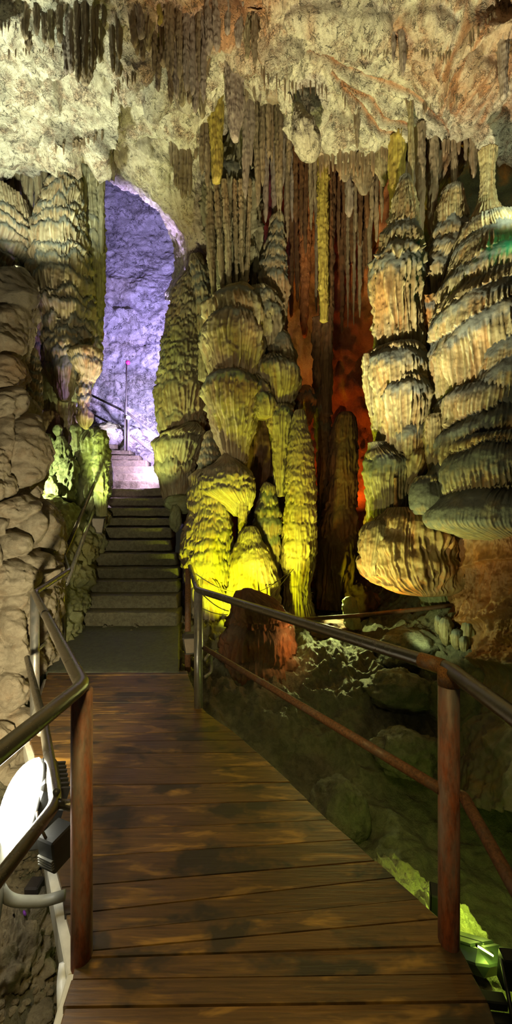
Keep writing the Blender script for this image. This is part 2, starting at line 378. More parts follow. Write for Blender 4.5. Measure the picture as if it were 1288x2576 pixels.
# ================================================================ materials
LIME = (.40, .35, .25); TAN = (.46, .37, .22); GREY = (.20, .205, .175); RUST = (.34, .15, .055)
M_ceil = stone('ceiling_limestone', (.58, .53, .40), (.40, .35, .26), GREY, (.36, .17, .08), scale=1.6, streak=1, bump=.9, rustamt=.5, darkamt=.8, crack=.85, crackscale=2.2)
M_arch = stone('tan_limestone', (.52, .46, .34), (.36, .31, .22), GREY, (.34, .20, .08), scale=1.5, streak=.7, bump=.8, rustamt=.3, darkamt=.5, crack=.7, crackscale=1.8)
M_back = stone('pale_rock_face', (.52, .50, .47), (.38, .37, .34), GREY, (.30, .26, .18), scale=.9, streak=.8, bump=.9, rustamt=.3, darkamt=.6, crack=.9, crackscale=1.6)
M_knob = stone('knobbly_brown_rock', (.33, .28, .19), (.23, .19, .125), (.16, .14, .10), (.25, .14, .06), scale=2.4, streak=1, bump=.55, rustamt=.3, darkamt=.35)
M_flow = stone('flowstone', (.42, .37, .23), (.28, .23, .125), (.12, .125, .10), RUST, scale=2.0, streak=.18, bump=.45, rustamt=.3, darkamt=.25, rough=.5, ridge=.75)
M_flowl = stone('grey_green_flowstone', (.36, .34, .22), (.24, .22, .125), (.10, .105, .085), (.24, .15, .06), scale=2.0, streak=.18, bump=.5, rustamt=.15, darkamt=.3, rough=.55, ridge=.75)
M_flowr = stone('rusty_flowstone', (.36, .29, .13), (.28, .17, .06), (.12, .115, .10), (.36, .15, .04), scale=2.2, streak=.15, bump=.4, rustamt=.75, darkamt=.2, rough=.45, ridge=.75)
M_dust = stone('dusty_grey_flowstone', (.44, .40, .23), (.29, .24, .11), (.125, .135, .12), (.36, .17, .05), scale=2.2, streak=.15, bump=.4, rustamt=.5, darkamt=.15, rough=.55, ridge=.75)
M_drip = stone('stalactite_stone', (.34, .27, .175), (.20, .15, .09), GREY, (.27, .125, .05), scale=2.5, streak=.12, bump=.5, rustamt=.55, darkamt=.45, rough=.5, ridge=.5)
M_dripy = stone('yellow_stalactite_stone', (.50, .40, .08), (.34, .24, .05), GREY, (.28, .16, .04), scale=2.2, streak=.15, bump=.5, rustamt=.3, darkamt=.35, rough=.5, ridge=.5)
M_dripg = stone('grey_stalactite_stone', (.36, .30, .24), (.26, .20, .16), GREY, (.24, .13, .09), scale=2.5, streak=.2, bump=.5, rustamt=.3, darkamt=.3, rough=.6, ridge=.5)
M_rustb = stone('red_brown_boulder', (.30, .15, .07), (.18, .085, .04), (.12, .10, .07), (.36, .12, .03), scale=2, streak=.4, bump=.5, rustamt=.6, darkamt=.3)
M_red = stone('iron_stained_rock', (.40, .15, .045), (.26, .085, .025), (.075, .07, .055), (.42, .12, .02), scale=1.5, streak=.6, bump=.7, rustamt=.5, darkamt=.45)
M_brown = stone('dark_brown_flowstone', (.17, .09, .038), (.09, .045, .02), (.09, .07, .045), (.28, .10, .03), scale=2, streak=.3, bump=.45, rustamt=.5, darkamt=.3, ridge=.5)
M_moss = stone('mossy_rock', (.28, .29, .15), (.20, .21, .09), GREY, (.30, .24, .06), scale=2, streak=1, bump=.7, rustamt=.3, darkamt=.4)
M_floor = stone('cave_floor_rock', (.19, .19, .115), (.10, .10, .06), GREY, (.20, .15, .08), scale=2.2, streak=1, bump=.9, rustamt=.3, darkamt=.6, rough=.45, spec=.6)
M_rubble = stone('loose_rubble', (.30, .25, .16), (.20, .16, .10), GREY, (.26, .16, .07), scale=4, streak=1, bump=.8, rustamt=.2, darkamt=.5)
M_step = stone('stone_step', (.15, .135, .075), (.085, .075, .04), GREY, (.20, .15, .07), scale=3, streak=1, bump=.5, rustamt=.25, darkamt=.4, rough=.55)
M_land = stone('stone_landing', (.10, .105, .062), (.062, .066, .042), GREY, (.10, .085, .04), scale=3, streak=1, bump=.3, rustamt=.2, darkamt=.2)
M_wood = wood('varnished_planks')
M_galv = metal('galvanised_steel', (.34, .33, .29), (.17, .10, .045), amt=.43, rough=.32, metallic=.75, scale=5, stretch=.5)
M_post = metal('red_primed_steel', (.30, .27, .22), (.36, .09, .025), amt=.56, rough=.38, metallic=.5, scale=4, stretch=.25)
M_rail = metal('worn_dark_steel', (.20, .18, .14), (.14, .105, .065), amt=.28, rough=.26, metallic=.9, scale=22)
M_rusty = metal('rusted_pipe', (.16, .11, .075), (.20, .085, .03), amt=.62, rough=.42, metallic=.6, scale=7)
M_join = metal('orange_rust_joint', (.20, .15, .10), (.42, .17, .03), amt=.6, rough=.4, metallic=.5, scale=14)
M_black = plain('black_painted_metal', (.012, .014, .012), .35, .3)
M_box = plain('dark_green_casing', (.03, .042, .034), .3, .2)
M_dkgrey = plain('charcoal_casing', (.05, .05, .046), .45, .3)
M_lant = plain('tan_lantern_glass', (.26, .20, .14), .35)
M_lantf = plain('lantern_frame', (.07, .06, .045), .5, .4)
M_pvc = plain('grey_conduit', (.20, .20, .17), .45)
M_wire = plain('pale_cord', (.55, .5, .25), .5)
M_wired = plain('dark_cable', (.05, .035, .02), .5)
M_pinkr = plain('magenta_reflector', (.55, .05, .22), .3)
M_white = plain('white_plastic', (.7, .7, .68), .4)
M_timber = plain('dark_timber', (.045, .035, .03), .6)

# ================================================================ the setting
XS = [-600, -250, 0, 130, 265, 330, 400, 470, 530, 620, 690, 722, 746, 800, 870, 950, 1010, 1075, 1140, 1215, 1288, 1450, 1800]
LIP = [470, 465, 430, 372, 340, 345, 372, 400, 330, 215, 235, 290, 372, 392, 385, 378, 392, 372, 362, 395, 405, 420, 430]
DL = [6.3, 6.25, 6.2, 6.15, 6.2, 6.3, 6.4, 6.5, 6.2, 5.55, 5.6, 5.75, 6.1, 6.3, 6.3, 6.25, 6.2, 6.1, 6.0, 5.9, 5.9, 5.9, 6.0]
ceil_ctrl = []
for y, zc in ((-1700, 8.7), (-900, 8.6), (-350, 8.5)): ceil_ctrl.append([(x, y, F * (zc - EYE) / (HY - y)) for x in XS])
for f in (.0, .25, .5, .75, 1.0):
    row = []
    for x, l, dl in zip(XS, LIP, DL): dm = F * 6.85 / HY; row.append((x, l * f, dm + (dl - dm) * f ** 1.15))
    ceil_ctrl.append(row)
ceil_ctrl.append([(x, l - 2, d + .35) for x, l, d in zip(XS, LIP, DL)])
ceil_ctrl.append([(x, l - 45, d + .9) for x, l, d in zip(XS, LIP, DL)])
ceil_ctrl.append([(x, l - 60, d + 2.2) for x, l, d in zip(XS, LIP, DL)])
ceil_ctrl.append([(x, l - 30, d + 4.5) for x, l, d in zip(XS, LIP, DL)])
STRATA = [[(770, 150), (880, 172), (975, 205), (1060, 248), (1130, 318)], [(840, 185), (930, 232), (985, 285), (1056, 332)], [(860, 205), (905, 250), (960, 300), (1000, 330)]]
LEDGE = [([(640, 112), (720, 112), (765, 128), (850, 112), (915, 102), (975, 62)], .16, 30), ([(905, 120), (955, 125), (1010, 122), (1060, 118), (1120, 132), (1150, 108), (1190, 82), (1240, 40), (1300, -10)], .17, 45),
         ([(760, 205), (800, 218), (850, 222), (885, 245), (900, 290), (900, 345)], .13, 50), ([(-60, 262), (30, 248), (80, 262), (130, 292), (190, 305), (262, 285)], .25, 40),
         ([(0, 135), (60, 150), (120, 130), (200, 115)], .2, 40), ([(268, 300), (272, 262), (292, 215), (330, 180), (372, 150)], .22, 40), ([(380, 250), (430, 265), (470, 270), (520, 250)], .16, 30),
         ([(990, 352), (1040, 335), (1100, 332), (1150, 350)], .18, 30)]
CL = [(140, 318, 52, 44, .34), (232, 322, 34, 48, .28), (60, 300, 50, 40, .25), (20, 350, 60, 60, .3), (30, 200, 60, 50, .25), (95, 205, 60, 60, .25), (40, 25, 40, 50, .3), (330, 120, 60, 50, .3), (310, 180, 40, 30, .2), (400, 225, 40, 40, .25), (470, 200, 50, 60, .3), (700, 130, 60, 40, .22), (690, 190, 50, 30, .25), (800, 60, 90, 45, .25), (930, 60, 60, 45, .2), (840, 350, 70, 60, .25), (960, 300, 80, 70, .25), (1080, 60, 70, 45, .2), (1180, 180, 60, 80, .3), (1090, 200, 60, 70, .25), (1250, 340, 70, 70, .16), (1180, 300, 60, 50, .25), (1040, 300, 50, 40, .2), (560, 60, 60, 80, .3), (620, 160, 50, 50, .3), (1230, 60, 60, 50, .25)]
def d_ceil(p, px, py):
    n = .22 * fbm(p * .55, 3) + .10 * fbm(p * 1.9 + 4, 3) + .035 * ridged(p * 5 + 2, 3)
    n = n + .16 * terrace(p * np.array([.9, .9, .9]) + 3, 4, 4) + .05 * terrace(p * 3.1 + 7, 4, 3)
    calm = 1 - .72 * np.clip(blob(px, py, 950, 225, 150, 75) + blob(px, py, 820, 60, 90, 40) + blob(px, py, 1060, 90, 50, 40), 0, 1); n = n * calm
    left = 1 - sst(230, 420, px); rightup = sst(1040, 1120, px) * (1 - sst(260, 330, py))
    n = n + left * (.07 * ridged(p * 3.3, 3) + .05 * fbm(p * 11, 2)) + rightup * .09 * ridged(p * np.array([7, 2.2, 2.2]), 3)
    r = np.zeros(px.shape)
    for q, h, dc in LEDGE: n = n + 1.5 * ledge(px + 14 * pnoise(p * 2.1), py + 14 * pnoise(p * 2.1 + 9), q, h, dc, 5)
    n = n + calm * lumps(px + 12 * fbm(p * 2, 2), py + 12 * fbm(p * 2 + 5, 2), CL)
    for q in STRATA:
        s = np.abs(polydist(px + 6 * pnoise(p * 3), py, q)); n = n - .06 * np.exp(-(s / 7) ** 2) + .05 * np.exp(-((s - 16) / 9) ** 2); r = np.maximum(r, .9 * np.exp(-(s / 5) ** 2))
    slab = blob(px, py, 960, 230, 150, 90); n = n + slab * .05 * np.sin((py - .55 * px) / 7.5 + 3 * pnoise(p * 1.5))
    r = np.maximum(r, .8 * rightup * np.clip(ridged(p * np.array([6, 2, 2]) + 8, 2) - .75, 0, 1) * 1.6)
    r = np.maximum(r, .7 * blob(px, py, 1000, 80, 34, 45) + .8 * blob(px, py, 1265, 160, 28, 70) + .35 * blob(px, py, 1110, 200, 60, 60) + .5 * blob(px, py, 780, 60, 14, 40))
    r = np.maximum(r, .4 * blob(px, py, 450, 60, 180, 90) + .5 * blob(px, py, 620, 70, 70, 90))
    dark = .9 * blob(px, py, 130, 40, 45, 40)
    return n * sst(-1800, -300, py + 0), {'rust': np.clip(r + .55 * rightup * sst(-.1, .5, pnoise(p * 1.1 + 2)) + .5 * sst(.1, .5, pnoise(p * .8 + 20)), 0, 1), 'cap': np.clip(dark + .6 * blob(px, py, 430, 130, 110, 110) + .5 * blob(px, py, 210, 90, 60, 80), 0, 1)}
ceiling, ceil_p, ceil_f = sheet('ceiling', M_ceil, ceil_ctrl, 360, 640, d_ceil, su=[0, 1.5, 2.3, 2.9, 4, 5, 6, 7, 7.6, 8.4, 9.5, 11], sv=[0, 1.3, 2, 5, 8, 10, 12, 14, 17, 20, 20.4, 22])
tag(ceiling, kind='structure')
BV = BVHTree.FromPolygons([Vector(v) for v in ceil_p.reshape(-1, 3)], [tuple(map(int, q)) for q in ceil_f])
def ceil_depth(x, y, default=6.0):
    o = Vector((0, 0, EYE)); h = BV.ray_cast(o, (Vector(V(x, y, 1.0)) - o).normalized()); return h[0].y if h[0] is not None else default

# tan rock above and beside the passage
arch = [[(205, 255, 6.6), (290, 235, 6.5), (370, 230, 6.5), (450, 240, 6.6), (540, 250, 7.0), (640, 260, 7.6)],
        [(262, 330, 7.0), (320, 320, 6.7), (390, 320, 6.6), (460, 330, 6.8), (540, 340, 7.2), (640, 350, 7.8)],
        [(270, 395, 7.5), (320, 405, 7.0), (390, 415, 6.9), (460, 420, 7.1), (540, 430, 7.5), (640, 440, 8.0)],
        [(298, 445, 8.2), (345, 462, 7.6), (400, 500, 7.4), (465, 520, 7.5), (540, 530, 7.8), (640, 540, 8.2)],
        [(390, 520, 8.9), (410, 530, 8.2), (440, 560, 7.9), (490, 590, 7.8), (550, 600, 8.0), (640, 620, 8.4)],
        [(425, 590, 9.2), (448, 595, 8.6), (470, 610, 8.3), (505, 640, 8.2), (560, 660, 8.3), (640, 690, 8.6)],
        [(440, 660, 9.6), (460, 665, 9.0), (480, 680, 8.6), (510, 700, 8.5), (560, 740, 8.6), (640, 780, 8.8)],
        [(425, 760, 10), (440, 760, 9.3), (470, 770, 9.0), (510, 790, 8.9), (560, 820, 8.9), (640, 860, 9.0)]]
def d_arch(p, px, py):
    n = .12 * fbm(p * .8 + 2, 3) + .12 * terrace(p * 1.5, 4, 4) + .05 * ridged(p * np.array([2.4, 2.4, 1.6]), 3) + .03 * fbm(p * 7, 3)
    n = n + ledge(px, py, [(262, 335), (300, 352), (340, 372), (400, 405)], .16, 30, 5)
    return n, {'rust': .4 * blob(px, py, 330, 330, 60, 30) + .4 * blob(px, py, 480, 560, 60, 90)}
o, _, _ = sheet('wall_passage', M_arch, arch, 200, 180, d_arch); tag(o, kind='structure')

# lit rock face behind the stairs
bk = []
for y, d in ((180, 12.5), (330, 12.6), (480, 12.9), (600, 13.1), (680, 12.95), (720, 12.8), (850, 12.5), (980, 12.1), (1090, 11.8), (1180, 11.7), (1330, 11.6)):
    bk.append([(x, y, d + (.0 if x > 150 else 1.2) + (.6 if x > 560 else 0)) for x in (-150, 60, 180, 250, 300, 350, 400, 450, 520, 640, 760)])
def d_back(p, px, py):
    n = .12 * fbm(p * .4 + 6, 3) + .10 * terrace(p * np.array([.7, .7, .9]) + 3, 4, 4) + .035 * ridged(p * 2.6, 3) + .02 * fbm(p * 6, 3)
    n = n + .25 * np.exp(-(polydist(px, py, [(300, 790), (345, 800), (362, 835)]) / 9) ** 2) - .2 * np.exp(-(polydist(px, py, [(330, 868), (405, 864)]) / 4) ** 2)
    low = sst(690, 715, py); n = n + low * (.06 * ridged(p * np.array([1.8, 1.8, 1.0]) + 12, 3) + .03 * ridged(p * 5, 3))
    return n, {'rust': np.clip(low * .5 * (1 - sst(930, 1000, py)) * sst(-.1, .4, pnoise(p * .8 + 5)), 0, 1), 'cap': .15 * (1 - low) * np.ones(px.shape)}
o, _, _ = sheet('wall_back', M_back, bk, 330, 240, d_back, sv=[0, 2, 3, 8, 10]); tag(o, kind='structure')

# recess with iron-stained wall
rc = [[(x, y, d) for x, d in ((480, 9.6), (620, 9.9), (740, 9.6), (840, 9.2), (930, 8.7), (1010, 8.2), (1120, 7.7), (1300, 7.2), (1600, 6.6))] for y in (160, 340, 500, 700, 900, 1100, 1300, 1460, 1560, 1700)]
def d_rec(p, px, py):
    n = .25 * fbm(p * .6 + 9, 4) + .07 * ridged(p * np.array([2, 2, 1.2]), 3) + .03 * fbm(p * 6, 3)
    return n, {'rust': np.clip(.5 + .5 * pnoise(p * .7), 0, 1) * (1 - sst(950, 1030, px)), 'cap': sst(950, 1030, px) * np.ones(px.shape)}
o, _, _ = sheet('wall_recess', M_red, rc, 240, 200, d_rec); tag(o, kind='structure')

# near knobbly rock wall on the left
EY = [(600, 20), (688, 58), (720, 72), (760, 77), (850, 74), (905, 50), (965, 38), (1010, 60), (1045, 84), (1130, 104), (1200, 101), (1255, 96), (1275, 128), (1330, 149), (1430, 148), (1500, 150), (1580, 150), (1650, 132), (1720, 118), (1800, 130), (1950, 128), (2120, 110), (2350, 90)]
lw = []
for y in (560, 640, 690, 705, 760, 850, 905, 965, 1010, 1045, 1130, 1200, 1255, 1280, 1330, 1430, 1500, 1580, 1650, 1720, 1800, 1950, 2120, 2350):
    e = float(np.interp(y, [a for a, _ in EY], [b for _, b in EY])); dz = .0 if y > 690 else (.35 if y > 600 else .5)
    sl = float(np.interp(y, [700, 1250, 1500, 1800, 2000, 2350], [.5, .15, 0, -.25, -.55, -1.1]))
    ee = y if y >= 690 else 690 + (690 - y) * .5
    lw.append([(-420, ee, 2.9 + sl + dz), (-220, ee, 3.2 + sl + dz), (-60, ee, 3.5 + sl + dz), (e * .25 - 8, ee, 3.75 + sl + dz), (e * .6, ee, 4.0 + sl + dz), (e * .9, ee, 4.3 + sl + dz), (e, ee, 4.8 + sl + dz), (e - 25, ee, 6.0 + sl + dz)])
LL = [(58, 1130, 46, 84, .26), (5, 1110, 18, 75, .16), (8, 1230, 22, 30, .18), (67, 1256, 20, 17, .2), (38, 1185, 24, 40, .2), (40, 1288, 55, 28, .2), (68, 1325, 26, 46, .24), (116, 1320, 33, 62, .24), (116, 1440, 30, 50, .18),
      (32, 1372, 34, 32, .22), (80, 1420, 42, 36, .22), (22, 1460, 55, 45, .2), (55, 1520, 60, 44, .2), (18, 1570, 30, 60, .2), (82, 1565, 34, 60, .16), (30, 1655, 36, 56, .2), (12, 1745, 34, 60, .2), (70, 1660, 24, 50, .12),
      (40, 735, 50, 50, .22), (20, 825, 50, 65, .22), (12, 945, 42, 52, .2), (55, 800, 26, 60, .14), (5, 1020, 40, 40, .2), (-40, 1200, 60, 90, .2), (-60, 1400, 60, 90, .2), (50, 1850, 50, 60, .2), (60, 1990, 60, 60, .2), (-30, 1880, 60, 60, .2), (125, 1520, 26, 50, .12), (6, 1330, 16, 26, .14)]
def d_left(p, px, py):
    wx, wy = px + 9 * fbm(p * 2.3 + 3, 3), py + 12 * fbm(p * 2.3 + 30, 3)
    fade = .12 + .88 * sst(-6, 48, np.interp(py, [a for a, _ in EY], [b for _, b in EY]) - px) * sst(690, 740, py)
    n = fade * lumps(wx, wy, LL) + .10 * fbm(p * 1.8, 4) + .035 * ridged(p * np.array([6, 6, 3.5]), 4) + .035 * terrace(p * 3.4, 3, 4) + .010 * fbm(p * 22, 2)
    return n, {'rust': np.clip(.7 * blob(px, py, 20, 940, 50, 50) + .2 * pnoise(p), 0, 1), 'cap': .7 * (1 - sst(760, 800, py + 20 * pnoise(p * 2)))}
o, _, _ = sheet('wall_left', M_knob, lw, 620, 260, d_left, sv=[0, 2, 2.6, 5, 6, 7]); tag(o, kind='structure')

# cave floor: one height field, higher at the back, a pit along the right of the boardwalk
gx = np.concatenate([np.linspace(-5, -2.6, 60), np.linspace(-2.58, 4.2, int(420 * Q)), np.linspace(4.25, 7, 40)]); gy = np.concatenate([np.linspace(.2, 5, int(300 * Q)), np.linspace(5.02, 12.5, int(260 * Q))])
gX, gY = np.meshgrid(gx, gy)
fz = np.interp(gY, [0, 1.2, 2, 3, 3.6, 4.2, 5, 6, 7, 9, 12], [-.95, -.95, -1.0, -1.02, -.85, -.5, -.24, -.16, -.2, -.05, .1])
fz = np.where(gX < -.3, np.interp(gX, [-3, -.7, -.3], [0, 0, 1]) * fz + (1 - np.interp(gX, [-3, -.7, -.3], [0, 0, 1])) * np.interp(gY, [0, 1, 2, 3, 4, 5, 6, 12], [-.5, -.5, -.65, -.75, -.6, -.4, -.15, .1]), fz)
fz = fz + .55 * sst(1.5, 3.2, gX) * sst(2.2, 4.6, gY) + .35 * sst(2.2, 3.6, gX)
fp = np.stack([gX, gY, fz], -1)
rough = sst(3.4, 4.2, gY); leftf = 1 - sst(-.6, -.2, gX)
fz = fz + .10 * fbm(fp * np.array([1.3, 1.3, 0]), 4) + (.04 + .07 * rough) * ridged(fp * np.array([2.6, 2.6, 0]) + 4, 3) + (.02 + .03 * rough) * fbm(fp * np.array([9, 9, 0]), 3) + leftf * .06 * ridged(fp * np.array([7, 7, 0]), 3)
dk_in = (np.abs(gX - np.interp(gY, [1.1, 1.6, 2.8, 4.0], [.06, -.12, -.95, -1.5])) < .95) & (gY < 4.3)
fz = np.where(dk_in, np.minimum(fz, -.35), fz)
fp = np.stack([gX, gY, fz], -1)
o = link('floor', fp.reshape(-1, 3), gridfaces(*gX.shape)[:, ::-1], M_floor, None, (0, 3, -1), True, {'cap': np.zeros(gX.shape), 'rust': .3 * leftf}); tag(o, kind='structure')
FB = BVHTree.FromPolygons([Vector(v) for v in fp.reshape(-1, 3)], [tuple(map(int, q)) for q in gridfaces(*gX.shape)])
def floor_z(x, y):
    h = FB.ray_cast(Vector((x, y, 5)), Vector((0, 0, -1))); return h[0].z if h[0] is not None else -.5

# green mossy bank left of the stairs
bank = [[(88, 1215, 7.2), (130, 1225, 7.4), (180, 1235, 7.6), (225, 1250, 7.9), (262, 1262, 8.1), (275, 1275, 8.6)],
        [(88, 1260, 6.6), (130, 1265, 6.6), (180, 1270, 6.9), (225, 1290, 7.2), (258, 1310, 7.6), (270, 1320, 8.2)],
        [(88, 1330, 5.9), (130, 1335, 6.0), (170, 1340, 6.2), (210, 1350, 6.5), (240, 1362, 6.9), (252, 1370, 7.6)],
        [(88, 1420, 5.4), (130, 1420, 5.5), (165, 1420, 5.7), (195, 1425, 6.0), (222, 1435, 6.4), (236, 1440, 7.2)],
        [(88, 1500, 5.0), (120, 1500, 5.2), (150, 1500, 5.4), (180, 1505, 5.7), (205, 1510, 6.0), (220, 1515, 6.8)],
        [(88, 1590, 4.6), (115, 1590, 4.8), (140, 1590, 5.0), (165, 1590, 5.2), (190, 1595, 5.6), (205, 1600, 6.4)],
        [(88, 1700, 4.2), (110, 1700, 4.3), (125, 1700, 4.4), (140, 1700, 4.5), (155, 1700, 4.7), (160, 1700, 5.6)]]
def d_bank(p, px, py):
    n = .10 * fbm(p * 1.6 + 8, 3) + .07 * ridged(p * 3.5, 3) + .02 * fbm(p * 14, 3) + .06 * lumps(px, py, [(140, 1310, 40, 60, 1.6), (205, 1450, 22, 25, 1), (185, 1520, 24, 26, 1), (170, 1570, 26, 24, 1)])
    return n, {'rust': np.clip(.5 + pnoise(p * 2), 0, 1) * (1 - sst(1400, 1500, py)) * .5}
o, _, _ = sheet('wall_stair_side', M_moss, bank, 220, 130, d_bank); tag(o, kind='structure')
# ================================================================ boardwalk, landing, staircase
def pl(x, y, z=0.0): d = F * (EYE - z) / (y - HY); return np.array([(x - CX) * d / F, d, z])
LE = [(-230, 3600), (150, 2600), (165, 2510), (196, 2428), (170, 2320), (140, 2168), (106, 1963), (72, 1850), (118, 1702), (120, 1685)]
RE = [(1500, 3600), (1250, 2576), (1155, 2375), (1130, 2335), (1030, 2240), (830, 2065), (690, 1930), (600, 1850), (510, 1785), (470, 1690), (468, 1680)]
def edge(pts, y): a = sorted(pts, key=lambda t: t[1]); return float(np.interp(y, [t[1] for t in a], [t[0] for t in a]))
seams = [(3500, 3400), (3250, 3150), (3050, 2960), (2890, 2820), (2760, 2710), (2645, 2610), (2535, 2520), (2464, 2450), (2410, 2378), (2396, 2312), (2350, 2262), (2300, 2207), (2232, 2165), (2160, 2112), (2092, 2062), (2032, 2012), (1977, 1967), (1932, 1928), (1896, 1893), (1866, 1862),
         (1846, 1841), (1828, 1823), (1812, 1808), (1797, 1793), (1782, 1780), (1768, 1766), (1755, 1752), (1742, 1740), (1731, 1729), (1720, 1718), (1710, 1707), (1700, 1697), (1690, 1688)]
M_beamlit = plain('lamplit_beam_tone', (.55, .52, .42), .5)  # pale tone puts the floodlight's glare into the left beam's colour
deck = empty('boardwalk', (-.3, 2.4, 0), 'brown varnished plank boardwalk bending towards the stone stairs', 'boardwalk')
pts = []; tone = []; fcs = []; rs = random.Random(3)
for (a0, b0), (a1, b1) in zip(seams[:-1], seams[1:]):
    A, B_, C_, D_ = [pl(edge(LE, a0), a0), pl(edge(RE, b0), b0), pl(edge(RE, b1), b1), pl(edge(LE, a1), a1)]
    q = np.array([A, B_, C_, D_]); up = D_ - A; g = .0028; ln = max(np.linalg.norm(up), .02); rl = max(np.linalg.norm(C_ - B_), .02)
    q[0] += up / ln * g; q[3] -= up / ln * g; q[1] += (C_ - B_) / rl * g; q[2] -= (C_ - B_) / rl * g
    for k in (1, 2): q[k, 0] += rs.uniform(-.006, .006)
    for k in (0, 3): q[k, 0] += rs.uniform(-.006, .006)
    dz = rs.uniform(-.0025, .0025); o_ = len(pts); cen = q.mean(0)
    ins = np.array([v + (cen - v) / max(np.linalg.norm(cen - v), 1e-6) * .004 for v in q])
    for v in ins: pts.append((v[0], v[1], dz))
    for v in q: pts.append((v[0], v[1], dz - .003))
    for v in q: pts.append((v[0], v[1], dz - .038))
    fcs.append([o_, o_ + 1, o_ + 2, o_ + 3])
    for k in range(4):
        k2 = (k + 1) % 4; fcs.append([o_ + 4 + k, o_ + 4 + k2, o_ + k2, o_ + k]); fcs.append([o_ + 8 + k, o_ + 8 + k2, o_ + 4 + k2, o_ + 4 + k])
    fcs.append([o_ + 11, o_ + 10, o_ + 9, o_ + 8]); tone += [rs.random()] * 12
link('planks', pts, fcs, M_wood, deck, smooth=False, attrs={'tone': tone})
def beam(name, a, b, w, h, mat, parent):
    a, b = np.array(a), np.array(b); v, f = box_geo((a + b) / 2, (w, float(np.linalg.norm(b - a)), h), frame(b - a), .006); return link(name, v, f, mat, parent, smooth=False)
for side, E, off in (('L', LE, -.012), ('R', RE, -.05)):
    ys = [2600, 2428, 2168, 1963, 1850, 1702] if side == 'L' else [2576, 2375, 2240, 2065, 1930, 1850, 1785, 1690]
    for y0, y1 in zip(ys[:-1], ys[1:]):
        a, b = pl(edge(E, y0), y0), pl(edge(E, y1), y1); a[2] = b[2] = -.09; a[0] += off; b[0] += off; beam('edge_beam', a, b, .05, .10 if side == 'R' else .13, M_timber if side == 'R' else M_beamlit, deck)

def prof_extrude(prof, x0f, x1f, n, amp, seed, fr=4.):
    """closed (y,z) profile swept across x with noise; x0f/x1f are the ends"""
    pr = np.array(prof); m = len(pr); xs = np.linspace(0, 1, n); p = np.empty((n, m, 3))
    p[..., 0] = x0f + (x1f - x0f) * xs[:, None]; p[..., 1] = pr[None, :, 0]; p[..., 2] = pr[None, :, 1]
    dn = fbm(p * fr + seed, 4); dn2 = fbm(p * fr + seed + 50, 4); p[..., 1] += amp * dn; p[..., 2] += amp * .7 * dn2
    p[..., 0] += amp * fbm(p * fr + 90 + seed, 3) * ((xs < .03) | (xs > .97))[:, None]
    f = [list(map(int, q)) for q in gridfaces(n, m, True)] + [list(range(m))[::-1], list(range((n - 1) * m, n * m))]
    return p.reshape(-1, 3), f
def dense(prof, k=6):
    r = []
    for a, b in zip(prof, prof[1:] + prof[:1]):
        for i in range(k): t = i / k; r.append((a[0] + (b[0] - a[0]) * t, a[1] + (b[1] - a[1]) * t))
    return r
z0 = .05
v, f = prof_extrude(dense([(5.95, -.25), (4.02, -.25), (4.02, .008), (4.06, .015), (5.2, .03), (5.95, .05)], 12), -2.35, -.86, 60, .012, 3, 2.2)
v[:, 0] = np.interp(v[:, 1], [4.0, 5.9], [0, 1]) * (np.interp(v[:, 0], [-2.35, -.86], [-2.98, -1.26]) - v[:, 0]) + v[:, 0]
tag(link('stone_landing', v, f, M_land, attrs={'cap': np.zeros(len(v)), 'rust': np.zeros(len(v))}), 'dark flat stone landing between the boardwalk end and the first step', 'landing')
stairs = empty('stone_staircase', (-2.2, 5.8, 0), 'worn stone staircase climbing to the violet-lit passage', 'stairs')
ST = [(1540, 188, 444), (1498, 199, 445), (1462, 208, 446), (1429, 219, 446), (1392, 230, 443), (1359, 239, 429), (1327, 264, 430), (1303, 268, 430), (1277, 266, 430), (1252, 274, 422), (1228, 280, 410), (1208, 283, 402), (1190, 276, 392), (1172, 274, 386), (1157, 274, 368), (1145, 273, 348), (1132, 272, 327), (1118, 270, 313)]
zp = z0
for i, (y, xa, xb) in enumerate(ST):
    d = 5.5 + .3 * (i + 1); z = EYE + (HY - y) * d / F; x0, x1 = (xa - CX) * d / F, (xb - CX) * d / F
    nose = .012
    v, f = prof_extrude(dense([(d + .45, zp - .14), (d + .012, zp - .14), (d + .008, zp), (d - nose, z - .03), (d - nose + .004, z - .008), (d + .02, z), (d + .45, z + .004)], 5), x0, x1, 46, .013, i * 3.3)
    link('step', v, f, M_step, stairs, attrs={'cap': np.zeros(len(v)), 'rust': np.zeros(len(v))}); zp = z

# ================================================================ railings
def pipe(pp, r, mat, nm, par, **k): return tube(nm, pp, r, mat, par, **k)
A1 = (-.645, 1.335, 1.02); A0 = (-.74, .1, 1.0); A2 = V(86, 1492, 3.36); A3 = V(172, 1436, 3.95); A4 = V(160, 1399, 4.9); A5 = V(262, 1160, 7.75)
lr = empty('handrail', (-.66, 1.34, 0), 'zigzag steel railing along the left edge of the boardwalk, with a red-brown near post', 'railing')
pipe([A0, A1, A2, A3, A4], .027, M_rail, 'top_rail', lr, fillet=.05)
B1 = V(142, 2022, 1.36); B0 = (-.80, .1, .56); B2 = V(112, 1830, 1.95); B3 = V(68, 1655, 3.2); B4 = V(78, 1652, 3.42); B5 = V(145, 1560, 4.6)
pipe([B0, B1, B2, B3], .023, M_rail, 'mid_rail', lr, fillet=.05)
pipe([V(76, 1655, 3.36), V(140, 1590, 4.75)], .022, M_galv, 'lower_brace', lr)
NP = (-.655, 1.345)
pipe([(NP[0], NP[1], -.35), (NP[0], NP[1], 1.0)], .038, M_post, 'post', lr, n=32)
pipe([(NP[0] - .02, NP[1] + .005, .56), (B1[0] - .0, B1[1], B1[2])], .018, M_rail, 'weld_stub', lr)
pipe([(A2[0], A2[1] + .01, -.75), (A2[0], A2[1] + .01, A2[2] - .01)], .040, M_galv, 'post', lr, n=28)
